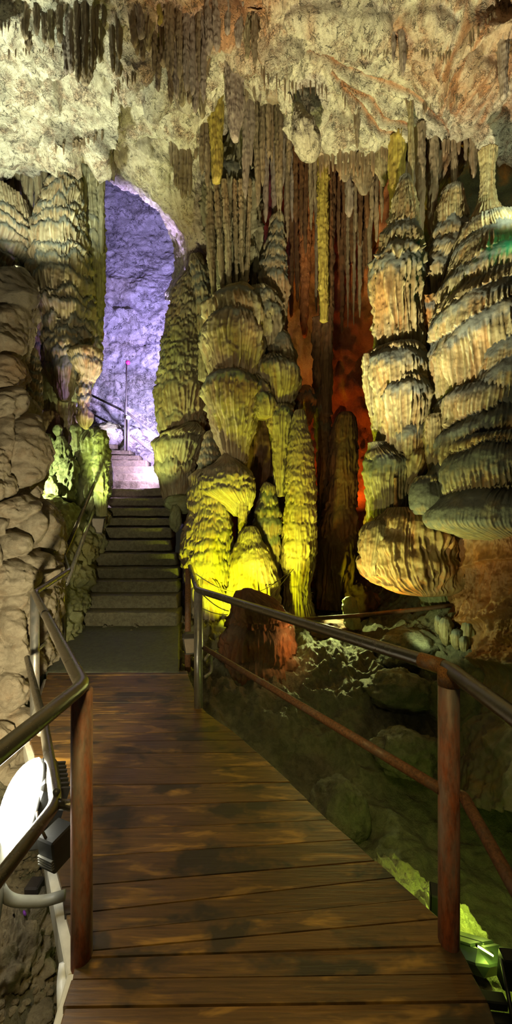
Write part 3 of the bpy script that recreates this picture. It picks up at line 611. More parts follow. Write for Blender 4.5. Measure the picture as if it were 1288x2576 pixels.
pipe([V(155, 1625, 4.9), V(156, 1405, 4.9)], .042, M_galv, 'post', lr, n=24)
for t_, a, b in ((.42, A2, A1), (.30, B1, B3)):
    a, b = np.array(a), np.array(b); c = a + (b - a) * t_; u = (b - a) / np.linalg.norm(b - a); pipe([c - u * .012, c + u * .03], .030 if a is A2 or t_ == .42 else .026, M_rail, 'sleeve', lr)
sr = empty('handrail', V(262, 1310, 7.75), 'slim steel handrail climbing beside the left end of the stone steps', 'railing')
pipe([A4, A5, (A5[0] + .05, A5[1] + .02, A5[2] - .06)], .030, M_rail, 'top_rail', sr, fillet=.04)
pipe([V(166, 1470, 4.95), V(256, 1232, 7.7)], .030, M_galv, 'mid_rail', sr)
pipe([V(262, 1325, 7.75), V(263, 1163, 7.75)], .042, M_galv, 'post', sr, n=24)
rr_ = empty('handrail', (-.52, 3.24, 0), 'rusty steel railing with two posts along the right edge of the boardwalk', 'railing')
P1 = (-.522, 3.24); P2 = (.75, 1.392)
R0 = V(478, 1425, 4.6); R1 = V(497, 1484, 3.24); R2 = V(1128, 1682, 1.40)
pipe([R0, R1, R2, (.775, .1, 1.03)], .029, M_rail, 'top_rail', rr_, fillet=.035)
pipe([(P1[0], P1[1], -.45), (P1[0], P1[1], R1[2] - .01)], .039, M_galv, 'post', rr_, n=32)
pipe([(P2[0], P2[1], -.55), (P2[0], P2[1], R2[2] - .01)], .0385, M_post, 'post', rr_, n=32)
pipe([V(514, 1630, 3.24), V(1106, 1984, 1.40)], .0215, M_rusty, 'mid_rail', rr_)
pipe([V(1150, 2003, 1.40), V(1166, 2003, 1.37), V(1300, 2245, 1.05), V(1700, 2900, .6)], .0215, M_rusty, 'mid_rail', rr_, fillet=.03)
u = np.array(R1) - np.array(R2); u /= np.linalg.norm(u)
pipe([np.array(R2) + u * .115, np.array(R2) + u * .02], .0315, M_join, 'sleeve', rr_)
pipe([(P2[0], P2[1], R2[2] - .06), (P2[0], P2[1], R2[2] + .012)], .041, M_join, 'post_cap', rr_)
pipe([V(472, 1690, 4.3), V(473, 1430, 4.5)], .036, M_rusty, 'post', rr_)
pipe([V(515, 1660, 3.26), V(530, 1640, 3.4), V(533, 1690, 3.4), V(515, 1703, 3.26)], .014, M_galv, 'bracket', rr_, fillet=.06)

# far railing at the head of the stairs
fr_ = empty('handrail', V(322, 1130, 10.7), 'slanting pale metal railing at the head of the stairs against the violet rock', 'railing')
pipe([V(205, 982, 11.2), V(320, 1038, 10.8), V(402, 1102, 10.2)], .035, M_galv, 'top_rail', fr_)
pipe([V(222, 1035, 11.2), V(320, 1088, 10.8), V(386, 1138, 10.2)], .033, M_galv, 'mid_rail', fr_)
pipe([V(314.5, 1133, 10.6), V(314.5, 1013, 10.6)], .030, M_galv, 'post', fr_); pipe([V(322.5, 1134, 10.55), V(322.5, 1050, 10.55)], .038, M_galv, 'post', fr_)
v, f = box_geo(V(322.5, 1051, 10.53), (.11, .09, .10), None, .01); link('post_head', v, f, M_white, fr_)
mp_ = empty('marker_pole', V(318, 1130, 10.6), 'tall thin metal pole topped by a small magenta disc, at the stair head', 'pole')
pipe([V(317, 1133, 10.6), V(318.5, 915, 10.6)], .020, M_galv, 'pole', mp_)
pipe([V(322, 912, 10.62), V(322, 912, 10.52)], .062, M_pinkr, 'reflector', mp_); pipe([V(318.5, 916, 10.6), V(318.5, 908, 10.6)], .03, M_dkgrey, 'clip', mp_)

# ================================================================ lamps, boxes, cables
def lantern(x, y, d, s, label, turn=0):
    e = empty('lantern', V(x, y, d), label, 'lantern'); c = np.array(V(x, y, d)); ct, st = math.cos(turn), math.sin(turn); Rm = np.array([[ct, -st, 0], [st, ct, 0], [0, 0, 1.]])
    def fr(z, w): return np.array([(-w, -w, z), (w, -w, z), (w, w, z), (-w, w, z)]) * s @ Rm.T + c
    def loft(rings): n = len(rings); v = np.concatenate(rings); fs = [list(map(int, q)) for q in gridfaces(n, 4, True)] + [[3, 2, 1, 0], [4 * n - 4, 4 * n - 3, 4 * n - 2, 4 * n - 1]]; return v, fs
    v, f = loft([fr(.02, .27), fr(.95, .40)]); link('glass', v, f, M_lant, e, smooth=False)
    for k in range(4):
        a, b = fr(0, .285)[k], fr(.97, .415)[k]; tube('corner_bar', [a, b], .03 * s, M_lantf, e, n=8)
    v, f = loft([fr(.95, .47), fr(1.0, .47), fr(1.17, .30), fr(1.2, .28)]); link('lid', v, f, M_lantf, e, smooth=False)
    v, f = loft([fr(-.06, .30), fr(.02, .30)]); link('base', v, f, M_lantf, e, smooth=False)
    return e
e = lantern(245, 1340, 7.0, .28, 'small tan lantern lamp at the foot of the stair handrail post', .5)
tube('conduit', [V(232, 1320, 7.0), V(216, 1325, 7.0), V(217, 1365, 6.9), V(236, 1374, 6.8)], .014, M_pvc, e, fillet=.1)
lantern(478, 1640, 3.7, .165, 'small tan lantern lamp between the two far posts of the right railing', .2)

fl = empty('floodlight', (-1.02, 1.60, -.1), 'blazing white floodlight low beside the left edge of the boardwalk', 'floodlight')
fc = np.array(V(100, 2016, 1.56)); fd = np.array([-.80, -.52, .30]); Rm = frame(fd)
v, f = box_geo(fc, (.24, .09, .26), Rm, .02); link('housing', v, f, M_dkgrey, fl, smooth=False)
n = 28; a = np.linspace(0, 2 * np.pi, n, endpoint=False); ring = []
for t_ in np.linspace(0, np.pi / 2 * .98, 9):
    k = math.cos(t_); ring.append(fc + np.stack([.158 * k * np.cos(a), .047 + .095 * math.sin(t_) + 0 * a, .165 * k * np.sin(a)], -1) @ Rm.T)
tube('rim', [fc + np.array([.13 * math.cos(t), .030, .14 * math.sin(t)]) @ Rm.T for t in np.linspace(0, 2 * math.pi, 33)], .010, M_dkgrey, fl, n=8, cap=False)
M_flood = glow('floodlight_glass', (1, .98, .84), 40)
lens = link('lamp_glass', np.concatenate(ring), gridfaces(9, n, True), M_flood, fl)
v, f = merge([box_geo(fc + Rm @ np.array([x, -.06, 0]), (.012, .04, .22), Rm, 0) for x in np.linspace(-.1, .1, 7)]); link('cooling_fins', v, f, M_dkgrey, fl, smooth=False)
tube('bracket', [fc + Rm @ np.array([.12, -.03, 0]), fc + Rm @ np.array([.16, -.05, -.05]), np.array(B1) + np.array([-.01, .02, .03])], .012, M_dkgrey, fl, fillet=.03)
jb = empty('junction_box', V(142, 2165, 1.42), 'dark finned control gear box under the floodlight at the boardwalk edge', 'control box'); jc = np.array(V(143, 2125, 1.42))
Rj = frame((.35, .9, .1)); v, f = box_geo(jc, (.085, .10, .13), Rj, .006); link('casing', v, f, M_dkgrey, jb, smooth=False)
v, f = merge([box_geo(jc + Rj @ np.array([.002, -.052, -.005 - k * .011]), (.075, .012, .005), Rj, 0) for k in range(4)]); link('fins', v, f, M_pvc, jb, smooth=False)
tube('cable', [jc + np.array([-.02, -.04, .06]), jc + np.array([-.05, -.03, .10]), jc + np.array([-.08, 0, .12]), fc], .005, M_wired, jb, fillet=.03)
tag(tube('conduit_pipe', [V(60, 2075, 1.50), V(15, 2085, 1.47), V(8, 2160, 1.45), V(-30, 2420, 1.35)], .021, M_pvc, fillet=.08), 'grey conduit pipe curving down below the floodlight', 'pipe')
tag(tube('conduit_pipe', [V(163, 2252, 1.52), V(110, 2268, 1.5), V(20, 2268, 1.45), V(-60, 2130, 1.35)], .020, M_pvc, fillet=.14), 'pale bent pipe running level below the control gear box', 'pipe')
v, f = box_geo(V(87, 2315, 1.95), (.075, .075, .42), None, .008); tag(link('timber_stake', v, f, M_timber, smooth=False), 'dark square timber stake standing in the rubble left of the boardwalk', 'stake')
tag(link('curved_panel', *merge([tube_geo([V(163, 2420, 1.36), V(157, 2470, 1.33), V(160, 2535, 1.25)], .02, fillet=.05)]), M_white), 'white rounded fitting behind the foot of the near left post', 'fitting')
tag(link('shard', *box_geo(V(62, 2297, 1.75), (.022, .01, .02), frame((.5, .5, .3)), .003), plain('violet_plastic', (.25, .06, .5), .3)), 'tiny violet plastic scrap lying on the left rubble', 'scrap')

# lamp unit at lower right
lb = empty('lamp_unit', V(1170, 2430, 1.72), 'dark green cased floor lamp with a glowing slit beside the right post', 'lamp')
lc = np.array(V(1178, 2398, 1.67)); Rb = frame((.50, -.62, .45), (.3, .3, 1))
v, f = box_geo(lc, (.25, .30, .085), Rb, .04); link('casing', v, f, M_box, lb, smooth=False)
v, f = merge([box_geo(lc + Rb @ np.array([x, -.02, .045]), (.085, .21, .012), Rb, .004) for x in (-.048, .048)]); link('cover_plate', v, f, M_box, lb, smooth=False)
sl = np.array(V(1222, 2392, 1.56)); b0, b1 = np.array(V(1203, 2381, 1.55)), np.array(V(1240, 2404, 1.55))
tube('light_slit', [b0, b1], .0035, glow('slit_glow', (.75, 1, .12), 28), lb, n=10)
tube('slit_holder', [b0 + np.array([-.002, .008, -.004]), b1 + np.array([.004, .008, -.004])], .007, M_black, lb, n=10)
cb = empty('mounting_bracket', V(1262, 2500, 1.45), 'black metal bracket frame at the lower right corner beside the boardwalk', 'bracket')
v, f = box_geo(V(1292, 2440, 1.45), (.10, .05, .14), frame((.1, 1, .1)), .005); link('plate', v, f, M_black, cb, smooth=False)
tube('rod', [V(1262, 2412, 1.45), V(1300, 2620, 1.30)], .008, M_black, cb); 
v, f = box_geo(V(1235, 2516, 1.42), (.11, .04, .035), frame((.1, 1, 0)), .004); link('arm', v, f, M_black, cb, smooth=False)
v, f = box_geo(V(1262, 2572, 1.38), (.11, .04, .035), frame((.1, 1, 0)), .004); link('arm', v, f, M_black, cb, smooth=False)
v, f = box_geo(V(1100, 2280, 1.78), (.07, .07, .2), frame((.4, 1, .2)), .006); tag(link('mounting_block', v, f, M_black, smooth=False), 'black block partly hidden behind the foot of the right post', 'block')

tag(tube('rusty_pipe', [V(735, 1560, 5.4), V(900, 1549, 5.3), V(1060, 1532, 5.1), V(1172, 1518, 4.9)], .030, M_brown, fillet=.2), 'rusty horizontal pipe crossing the dark hollow below the hanging boulder', 'pipe')
def sag(a, b, s, n=9): a, b = np.array(a), np.array(b); return [a + (b - a) * t + np.array([0, 0, -s * 4 * t * (1 - t)]) for t in np.linspace(0, 1, n)]
def cord(a, b, s, r, mat, label, grp=None): tag(tube('cord', sag(a, b, s), r, mat, None, n=8), label, 'cord', grp)
cord(V(492, 1443, 4.4), V(602, 1492, 5.6), .05, .006, M_wire, 'pale cord sagging from the right railing to the red boulder, uppermost one')
cord(V(512, 1498, 3.4), V(576, 1537, 4.9), .03, .006, M_wire, 'pale cord from the near post head to the red boulder, middle one')
cord(V(510, 1531, 3.4), V(573, 1546, 4.9), .02, .005, M_wire, 'pale cord close to level between post and red boulder, lowest one')
cord(V(640, 1492, 5.7), V(735, 1430, 6.4), .06, .006, M_wired, 'dark cable from the boulder top up to the yellow-lit ringed column')
cord(V(668, 1512, 5.8), V(752, 1412, 6.4), .03, .006, M_wired, 'dark cable twisted steeply across the yellow-lit ringed column')
cord(V(688, 1518, 5.8), V(712, 1470, 6.4), .02, .005, M_wired, 'short dark cable end rising behind the boulder')
cord(V(712, 1469, 6.4), V(790, 1490, 6.4), .06, .005, M_wired, 'dark cable drooping to the right across the ringed column')
tag(link('cable_clip', *box_geo(V(757, 1415, 6.38), (.08, .03, .03), frame((.8, .1, .5)), .005), M_white), 'small white cable clip on the yellow-lit ringed column', 'clip')
# ================================================================ big formations
# --- left drapery wall
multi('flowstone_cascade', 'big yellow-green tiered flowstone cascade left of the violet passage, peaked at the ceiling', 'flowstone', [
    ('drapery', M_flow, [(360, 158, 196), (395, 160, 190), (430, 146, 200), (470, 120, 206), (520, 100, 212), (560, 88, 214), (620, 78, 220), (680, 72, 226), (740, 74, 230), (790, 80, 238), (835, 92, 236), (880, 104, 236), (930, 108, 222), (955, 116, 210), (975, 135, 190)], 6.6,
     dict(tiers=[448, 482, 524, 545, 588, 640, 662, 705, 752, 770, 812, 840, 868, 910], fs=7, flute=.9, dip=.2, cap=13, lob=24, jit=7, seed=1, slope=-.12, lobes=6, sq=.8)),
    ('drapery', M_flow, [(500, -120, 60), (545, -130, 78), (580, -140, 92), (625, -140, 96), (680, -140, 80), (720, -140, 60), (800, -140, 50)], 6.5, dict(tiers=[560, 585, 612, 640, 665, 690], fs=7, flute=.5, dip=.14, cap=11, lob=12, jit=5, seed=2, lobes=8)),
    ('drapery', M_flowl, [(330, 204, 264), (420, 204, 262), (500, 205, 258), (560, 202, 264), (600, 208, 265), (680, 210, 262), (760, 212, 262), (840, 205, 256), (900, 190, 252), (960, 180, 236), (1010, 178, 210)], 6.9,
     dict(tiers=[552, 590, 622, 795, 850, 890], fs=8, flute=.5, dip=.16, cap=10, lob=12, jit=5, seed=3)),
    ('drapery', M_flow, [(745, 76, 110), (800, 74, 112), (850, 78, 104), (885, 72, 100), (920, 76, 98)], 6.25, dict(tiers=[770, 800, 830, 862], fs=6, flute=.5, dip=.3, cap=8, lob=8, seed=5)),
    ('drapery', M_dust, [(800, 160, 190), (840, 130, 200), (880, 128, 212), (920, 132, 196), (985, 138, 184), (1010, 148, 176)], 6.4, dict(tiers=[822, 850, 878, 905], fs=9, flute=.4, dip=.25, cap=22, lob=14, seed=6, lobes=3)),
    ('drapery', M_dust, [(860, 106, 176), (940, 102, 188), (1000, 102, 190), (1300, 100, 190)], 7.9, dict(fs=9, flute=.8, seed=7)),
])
multi('flowstone_pendant', 'knobbly violet-lit pendant of stone hanging at the lower end of the left cascade', 'pendant', [
    ('drapery', M_dust, [(878, 188, 252), (892, 170, 258), (925, 188, 256), (945, 200, 246), (960, 206, 238)], 6.35, dict(tiers=[905], fs=5, flute=.7, dip=.12, cap=6, lob=8, seed=8)),
    ('lobe', M_dust, [(940, 198, 236), (965, 193, 232), (1000, 194, 231), (1018, 197, 224), (1030, 195, 226), (1050, 193, 231), (1068, 199, 226), (1080, 212, 220)], 6.35, dict(tiers=[965, 992, 1022], fs=7, flute=.6, dip=.25, cap=10, lob=9, seed=9)),
])
column('stalagmite', M_flow, [(876, 66, 90), (890, 56, 98), (925, 50, 102), (960, 44, 104), (1000, 40, 104), (1035, 42, 102), (1060, 52, 99), (1080, 72, 97), (1100, 80, 96)], 5.6, label='bright yellow-green ringed stalagmite behind the knobbly left rock wall', cat='stalagmite',
       tiers=[896, 915, 936, 958, 985, 1010, 1035, 1058], fs=7, flute=.5, dip=.22, cap=8, lob=8, seed=10)
# vertical draperies hanging over the cascade from the ceiling
for i, (x, y0, y1, w, d) in enumerate([(8, 455, 620, 16, 6.7), (26, 440, 600, 20, 6.7), (45, 428, 585, 16, 6.8), (62, 415, 575, 18, 6.75), (78, 405, 560, 16, 6.85), (96, 388, 545, 22, 6.8), (117, 374, 540, 24, 6.9), (150, 368, 470, 18, 7.0), (-14, 470, 640, 20, 6.6)]):
    stal(x, y0, y1, w, d, M_flow, 'long straight drapery column hanging under the ceiling at the far left, above the tiered cascade', 'draperies above the left cascade', seed=20 + i, tip=.6, fs=5)
for i, (x, y0, y1, w, d) in enumerate([(212, 360, 560, 18, 6.75), (228, 358, 590, 16, 6.8), (243, 352, 470, 14, 6.55), (255, 345, 640, 20, 6.8), (200, 362, 500, 14, 6.8)]):
    stal(x, y0, y1, w, d, M_flowl, 'long dark drapery column hanging beside the violet passage', 'dark draperies beside the violet passage', seed=40 + i, tip=.45, fs=5)

# --- green lumps below it
multi('flowstone_mound', 'pale green rounded flowstone mound beside the top of the stairs', 'flowstone', [
    ('lobe', M_moss, [(1074, 222, 240), (1085, 204, 262), (1110, 190, 270), (1150, 188, 272), (1190, 182, 272), (1230, 168, 270), (1270, 176, 266), (1330, 206, 262)], 7.2, dict(tiers=[1142, 1196, 1240], fs=11, flute=.6, dip=.13, cap=30, lob=26, seed=50, lobes=4, capdust=.15, lump=.10)),
    ('lobe', M_moss, [(1068, 188, 200), (1080, 180, 206), (1110, 180, 204), (1150, 186, 204)], 7.0, dict(tiers=[1120], fs=9, flute=.6, seed=51, lump=.12, capdust=.1)),
    ('lobe', M_moss, [(1080, 246, 262), (1100, 236, 270), (1160, 234, 273), (1230, 236, 272), (1300, 240, 268)], 6.95, dict(tiers=[1170, 1240], fs=8, flute=.7, seed=52, lump=.10, dip=.12, lob=20, capdust=.1)),
])
for i, (prof, d, lb) in enumerate([([(1068, 142, 150), (1076, 137, 158), (1094, 141, 155), (1108, 145, 152), (1135, 142, 156), (1160, 140, 158)], 7.1, 'small mushroom-shaped green stalagmite left of the pale green mound'),
     ([(1096, 146, 160), (1120, 136, 170), (1160, 134, 178), (1210, 136, 180), (1240, 140, 178)], 7.0, 'green pointed stalagmite in front of the mushroom-shaped one'),
     ([(1150, 168, 182), (1165, 156, 196), (1200, 144, 196), (1235, 138, 190), (1260, 140, 186)], 6.8, 'low green flowstone hump touching the foot of the pale green mound'),
     ([(1196, 118, 134), (1206, 112, 144), (1225, 112, 148), (1245, 114, 148)], 6.7, 'smallest rounded green hump at the lower left of the green group'),
     ([(1215, 132, 142), (1222, 128, 148), (1235, 128, 150), (1248, 130, 148)], 6.6, 'tiny yellowish knob at the foot of the green humps'),
     ([(1090, 112, 126), (1110, 104, 134), (1150, 102, 138), (1200, 104, 136), (1245, 106, 134)], 7.1, 'dim green lobed stalagmite just right of the knobbly wall')]):
    column('stalagmite', M_moss, prof, d, label=lb, cat='stalagmite', tiers=[prof[1][0] + 26, prof[1][0] + 60], fs=8, flute=.6, dip=.14, cap=20, lob=16, seed=55 + i, capdust=.1, lump=.14, lobes=3)
column('stalagmite', M_brown, [(1032, 112, 134), (1040, 102, 143), (1070, 99, 146), (1120, 102, 142), (1200, 104, 140)], 7.5, label='dark flat-topped stump standing in shade under the cascade', cat='stalagmite', fs=12, seed=62)

# --- column left of centre
multi('flowstone_column', 'green many-tiered flowstone column at the right side of the stairs', 'flowstone', [
    ('drapery', M_flow, [(640, 488, 512), (680, 470, 520), (720, 442, 524), (762, 430, 526), (800, 418, 526), (850, 411, 526), (900, 404, 526), (950, 398, 524), (1000, 392, 522), (1045, 394, 518), (1085, 400, 512), (1120, 410, 505)], 8.2,
     dict(tiers=[690, 706, 724, 742, 760, 780, 802, 818, 836, 856, 874, 892, 908, 930, 948, 968, 1046], fs=8, flute=.5, dip=.14, cap=9, lob=13, jit=6, seed=70, lobes=9, capdust=.5)),
    ('drapery', M_brown, [(620, 500, 560), (700, 480, 575), (900, 470, 575), (1100, 470, 575), (1320, 470, 575)], 8.7, dict(fs=14, flute=.5, seed=711)),
    ('tier', M_flow, [(1062, 470, 496), (1078, 448, 512), (1096, 400, 516), (1120, 386, 512), (1155, 386, 500), (1185, 392, 490), (1215, 400, 480), (1262, 412, 470)], 7.9, dict(tiers=[1098, 1160, 1190], fs=8, flute=.5, dip=.2, cap=20, lob=12, jit=7, seed=71, capdust=.5, cap0=.4)),
])
rock('boulder', V(455, 1268, 7.8), (.34, .3, .2), M_moss, 'smooth green boulder at the foot of the green tiered column', seed=3, amp=.12)
rock('boulder', V(441, 1303, 7.5), (.12, .12, .26), M_moss, 'upright narrow rock leaning at the right edge of the steps', seed=4, amp=.2)
rock('boulder', V(330, 1112, 11.3), (.85, .6, .42), M_back, 'violet-grey boulder behind the top steps', seed=5, amp=.2)
rock('boulder', V(272, 1090, 11.0), (.38, .5, .3), M_moss, 'olive boulder left of the top steps below the railing', seed=6, amp=.2)
rock('boulder', V(262, 1195, 7.95), (.13, .3, .55), M_back, 'ragged violet-lit rock edge between the green mound and the upper steps', seed=8, amp=.25, fr=2.2)

# --- central column
multi('flowstone_column', 'tall central flowstone column draped in long flutes, reaching the ceiling', 'flowstone', [
    ('drapery', M_flowl, [(330, 578, 612), (380, 562, 616), (410, 545, 620), (432, 528, 626), (452, 518, 634), (520, 512, 640), (590, 520, 636), (640, 530, 630), (690, 540, 620), (730, 548, 612)], 7.3, dict(tiers=[436], fs=15, flute=.8, dip=.08, cap=26, lob=14, jit=4, seed=80, cap0=.7, slope=.05)),
    ('rod', M_flow, [(450, 520, 534), (620, 517, 543), (700, 528, 544), (762, 534, 543)], 6.95, dict(fs=7, flute=.35, seed=880, rows_smooth=20)),
    ('rod', M_flow, [(450, 536, 548), (620, 546, 562), (700, 553, 565), (742, 558, 564)], 6.85, dict(fs=7, flute=.35, seed=881, rows_smooth=20)),
    ('rod', M_flow, [(450, 556, 570), (620, 567, 583), (700, 569, 582), (735, 569, 580)], 6.80, dict(fs=7, flute=.35, seed=882, rows_smooth=20)),
    ('rod', M_flow, [(450, 584, 594), (620, 588, 598), (700, 592, 598), (722, 593, 597)], 6.85, dict(fs=7, flute=.35, seed=883, rows_smooth=20)),
    ('rod', M_flow, [(450, 600, 612), (620, 601, 613), (700, 606, 613), (702, 609, 612)], 6.85, dict(fs=7, flute=.35, seed=884, rows_smooth=20)),
    ('rod', M_flow, [(450, 622, 634), (620, 618, 630), (700, 616, 626), (740, 612, 620)], 6.95, dict(fs=7, flute=.35, seed=885, rows_smooth=20)),
    ('tier', M_dust, [(694, 608, 614), (715, 600, 620), (730, 570, 634), (748, 540, 650), (772, 518, 668), (800, 513, 680), (860, 520, 680)], 6.95, dict(tiers=[738], fs=11, flute=.6, dip=.08, cap=22, lob=12, jit=5, seed=81, cap0=.5, lobes=4)),
    ('drapery', M_flow, [(764, 568, 600), (780, 552, 630), (805, 528, 650), (835, 512, 662), (860, 508, 664), (900, 516, 658), (935, 526, 648), (990, 536, 630)], 6.7, dict(tiers=[786], fs=9, flute=.9, dip=.06, cap=16, lob=14, jit=5, seed=811, cap0=.5, lobes=3)),
    ('drapery', M_flow, [(928, 560, 600), (938, 540, 628), (952, 520, 646), (980, 512, 650), (1020, 522, 648), (1080, 540, 640), (1135, 556, 626), (1190, 570, 615)], 6.6, dict(tiers=[940], fs=9, flute=.9, dip=.08, cap=22, lob=10, seed=82, cap0=.6, lobes=3)),
    ('tier', M_flow, [(940, 620, 650), (968, 612, 680), (1000, 610, 694), (1030, 620, 700), (1055, 640, 690)], 6.7, dict(tiers=[962, 992], fs=8, flute=.6, dip=.2, cap=14, lob=14, jit=6, seed=821, cap0=.4)),
    ('stack', M_flow, [(534, 692, 710), (545, 684, 714), (580, 676, 716), (625, 664, 720), (665, 652, 722), (715, 646, 724), (745, 660, 725), (790, 690, 722), (830, 700, 714)], 7.3, dict(tiers=[562, 588, 618, 652, 680], fs=10, flute=.5, dip=.18, cap=18, lob=16, jit=5, seed=83, lobes=3)),
    ('tier', M_flow, [(722, 634, 672), (740, 624, 696), (765, 620, 706), (800, 622, 712), (840, 630, 712), (880, 640, 704)], 7.0, dict(tiers=[734, 772], fs=9, flute=.6, dip=.14, cap=20, lob=12, jit=6, seed=831, cap0=.7)),
    ('tier', M_flow, [(832, 688, 714), (845, 676, 730), (870, 668, 738), (910, 668, 744), (950, 676, 744)], 7.0, dict(tiers=[842], fs=9, flute=.5, dip=.12, cap=28, lob=8, jit=6, seed=832, cap0=.7)),
    ('tier', M_flow, [(902, 650, 722), (915, 634, 744), (935, 626, 755), (962, 630, 755), (990, 640, 748), (1020, 652, 736), (1050, 668, 728)], 6.9, dict(tiers=[912], fs=9, flute=.6, dip=.14, cap=18, lob=8, jit=9, seed=833, cap0=.8)),
    ('drapery', M_flow, [(1018, 690, 730), (1030, 678, 738), (1055, 672, 737), (1110, 682, 728), (1160, 688, 720), (1250, 692, 716)], 6.75, dict(tiers=[1028], fs=10, flute=.7, dip=.12, cap=12, lob=8, seed=84, cap0=.6)),
    ('drapery', M_brown, [(780, 560, 720), (980, 590, 715), (1060, 610, 720), (1150, 612, 724), (1250, 600, 730), (1400, 600, 730), (1560, 590, 740)], 7.5, dict(fs=18, flute=.4, seed=85, lump=.08)),
    ('drapery', M_flow, [(640, 478, 500), (670, 476, 526), (720, 486, 535), (790, 495, 540), (860, 500, 540), (960, 498, 540)], 7.9, dict(tiers=[668, 695, 720, 752, 790, 840], fs=9, flute=.4, dip=.22, cap=14, lob=12, seed=86)),
    ('drapery', M_flowl, [(430, 610, 640), (500, 614, 652), (600, 622, 660), (700, 628, 664), (770, 632, 660)], 7.5, dict(fs=11, flute=.7, seed=87)),
])
multi('flowstone_mound', 'yellow-lit terraced flowstone mound at the foot of the central column', 'flowstone', [
    ('terrace', M_flow, [(1082, 524, 536), (1095, 514, 544), (1118, 508, 550), (1145, 502, 556), (1165, 498, 562), (1200, 492, 566)], 6.85, dict(tiers=[1102, 1122, 1143, 1166], fs=8, flute=.4, dip=.2, cap=12, lob=8, seed=90)),
    ('terrace', M_flow, [(1140, 562, 578), (1165, 540, 606), (1185, 505, 632), (1205, 490, 640), (1240, 496, 640), (1270, 560, 634), (1300, 590, 622)], 6.5, dict(tiers=[1168, 1186, 1206, 1225], fs=7, flute=.5, dip=.12, cap=9, lob=14, jit=8, seed=91, capdust=.4)),
    ('terrace', M_flow, [(1180, 500, 560), (1200, 476, 570), (1240, 468, 572), (1290, 474, 580), (1330, 462, 586), (1370, 452, 590), (1410, 452, 590), (1440, 462, 585), (1500, 478, 580), (1580, 482, 585)], 6.6,
     dict(tiers=[1222, 1243, 1262, 1282, 1304, 1328, 1350, 1376, 1404, 1430], fs=8, flute=.45, dip=.13, cap=10, lob=12, jit=6, seed=92, capdust=.5, lobes=6)),
    ('drapery', M_flow, [(1225, 592, 622), (1260, 596, 620), (1310, 598, 619), (1360, 600, 616), (1385, 604, 612), (1392, 607, 609)], 6.35, dict(fs=9, flute=.4, seed=93)),
    ('mound', M_flow, [(1322, 618, 640), (1340, 606, 652), (1365, 596, 664), (1385, 584, 678), (1420, 578, 690), (1470, 574, 700), (1530, 564, 708), (1590, 555, 712)], 6.3, dict(tiers=[1352, 1380], fs=12, flute=.35, dip=.07, cap=26, lob=14, seed=94, capdust=.15, lump=.07)),
    ('mound', M_flow, [(1440, 500, 530), (1465, 490, 560), (1500, 486, 580), (1600, 484, 590)], 6.4, dict(fs=14, flute=.35, seed=95, lump=.08)),
])
column('stalagmite', M_flow, [(1212, 664, 672), (1220, 660, 690), (1232, 654, 694), (1255, 650, 698), (1290, 640, 708), (1330, 638, 708), (1355, 648, 706), (1400, 655, 704), (1460, 655, 712)], 6.7, label='knobby yellow-green stalagmite between the terraced mound and the ringed column', cat='stalagmite', tiers=[1240, 1268, 1300, 1345], fs=9, flute=.4, dip=.16, cap=14, lob=10, seed=100)
column('stalagmite', M_flow, [(1030, 744, 766), (1050, 736, 772), (1080, 730, 776), (1110, 724, 786), (1150, 722, 790), (1200, 718, 794), (1250, 720, 796), (1300, 714, 798), (1350, 710, 798), (1400, 708, 796), (1430, 712, 790), (1480, 715, 780), (1520, 712, 786), (1570, 704, 800)], 6.5, label='tall ringed column glowing yellow, right of the terraced mound', cat='stalagmite',
       tiers=[1056, 1078, 1096, 1114, 1134, 1152, 1172, 1192, 1214, 1238, 1262, 1312, 1352, 1392], fs=9, flute=.4, dip=.13, cap=13, lob=9, jit=6, seed=101, capdust=.15, lobes=4)
column('stalagmite', M_brown, [(1036, 858, 884), (1046, 848, 892), (1080, 834, 898), (1140, 828, 900), (1220, 826, 898), (1270, 818, 896), (1330, 800, 900), (1400, 794, 906), (1460, 792, 904), (1530, 790, 900)], 7.3, label='massive dark brown column in the shade right of the yellow ringed one', cat='stalagmite', tiers=[1110, 1180, 1268, 1345], fs=16, flute=.35, dip=.08, cap=26, lob=16, seed=102, capdust=.3)
column('stalagmite', M_brown, [(800, 784, 822), (900, 788, 824), (1000, 786, 826), (1060, 790, 832), (1150, 798, 838), (1250, 800, 836), (1360, 796, 836)], 7.6, label='slender dark column standing behind the yellow ringed one', cat='stalagmite', tiers=[980, 1020, 1060], fs=9, flute=.4, dip=.1, seed=103)
column('stalagmite', M_red, [(968, 762, 776), (985, 744, 792), (1010, 738, 800), (1040, 742, 790), (1070, 748, 780)], 7.2, label='rust-red knob of flowstone above the ringed yellow column', cat='stalagmite', tiers=[990, 1015], fs=8, dip=.2, seed=104)
column('stalagmite', M_moss, [(1500, 872, 886), (1508, 864, 896), (1530, 860, 902), (1552, 864, 904), (1580, 862, 912)], 5.75, label='small pale rounded stalagmite behind the rusty pipe', cat='stalagmite', fs=12, flute=.25, seed=105)
rock('boulder', V(845, 1590, 5.9), (.42, .3, .2), M_brown, 'low brown boulder at the foot of the small pale stalagmite', seed=12)
rock('boulder', V(905, 1520, 6.5), (.25, .25, .3), M_brown, 'dark rounded boulder right behind the small pale stalagmite', seed=13)
rock('boulder', V(935, 1512, 6.6), (.14, .14, .14), M_red, 'small reddish rock at the edge of the black hollow', seed=14)

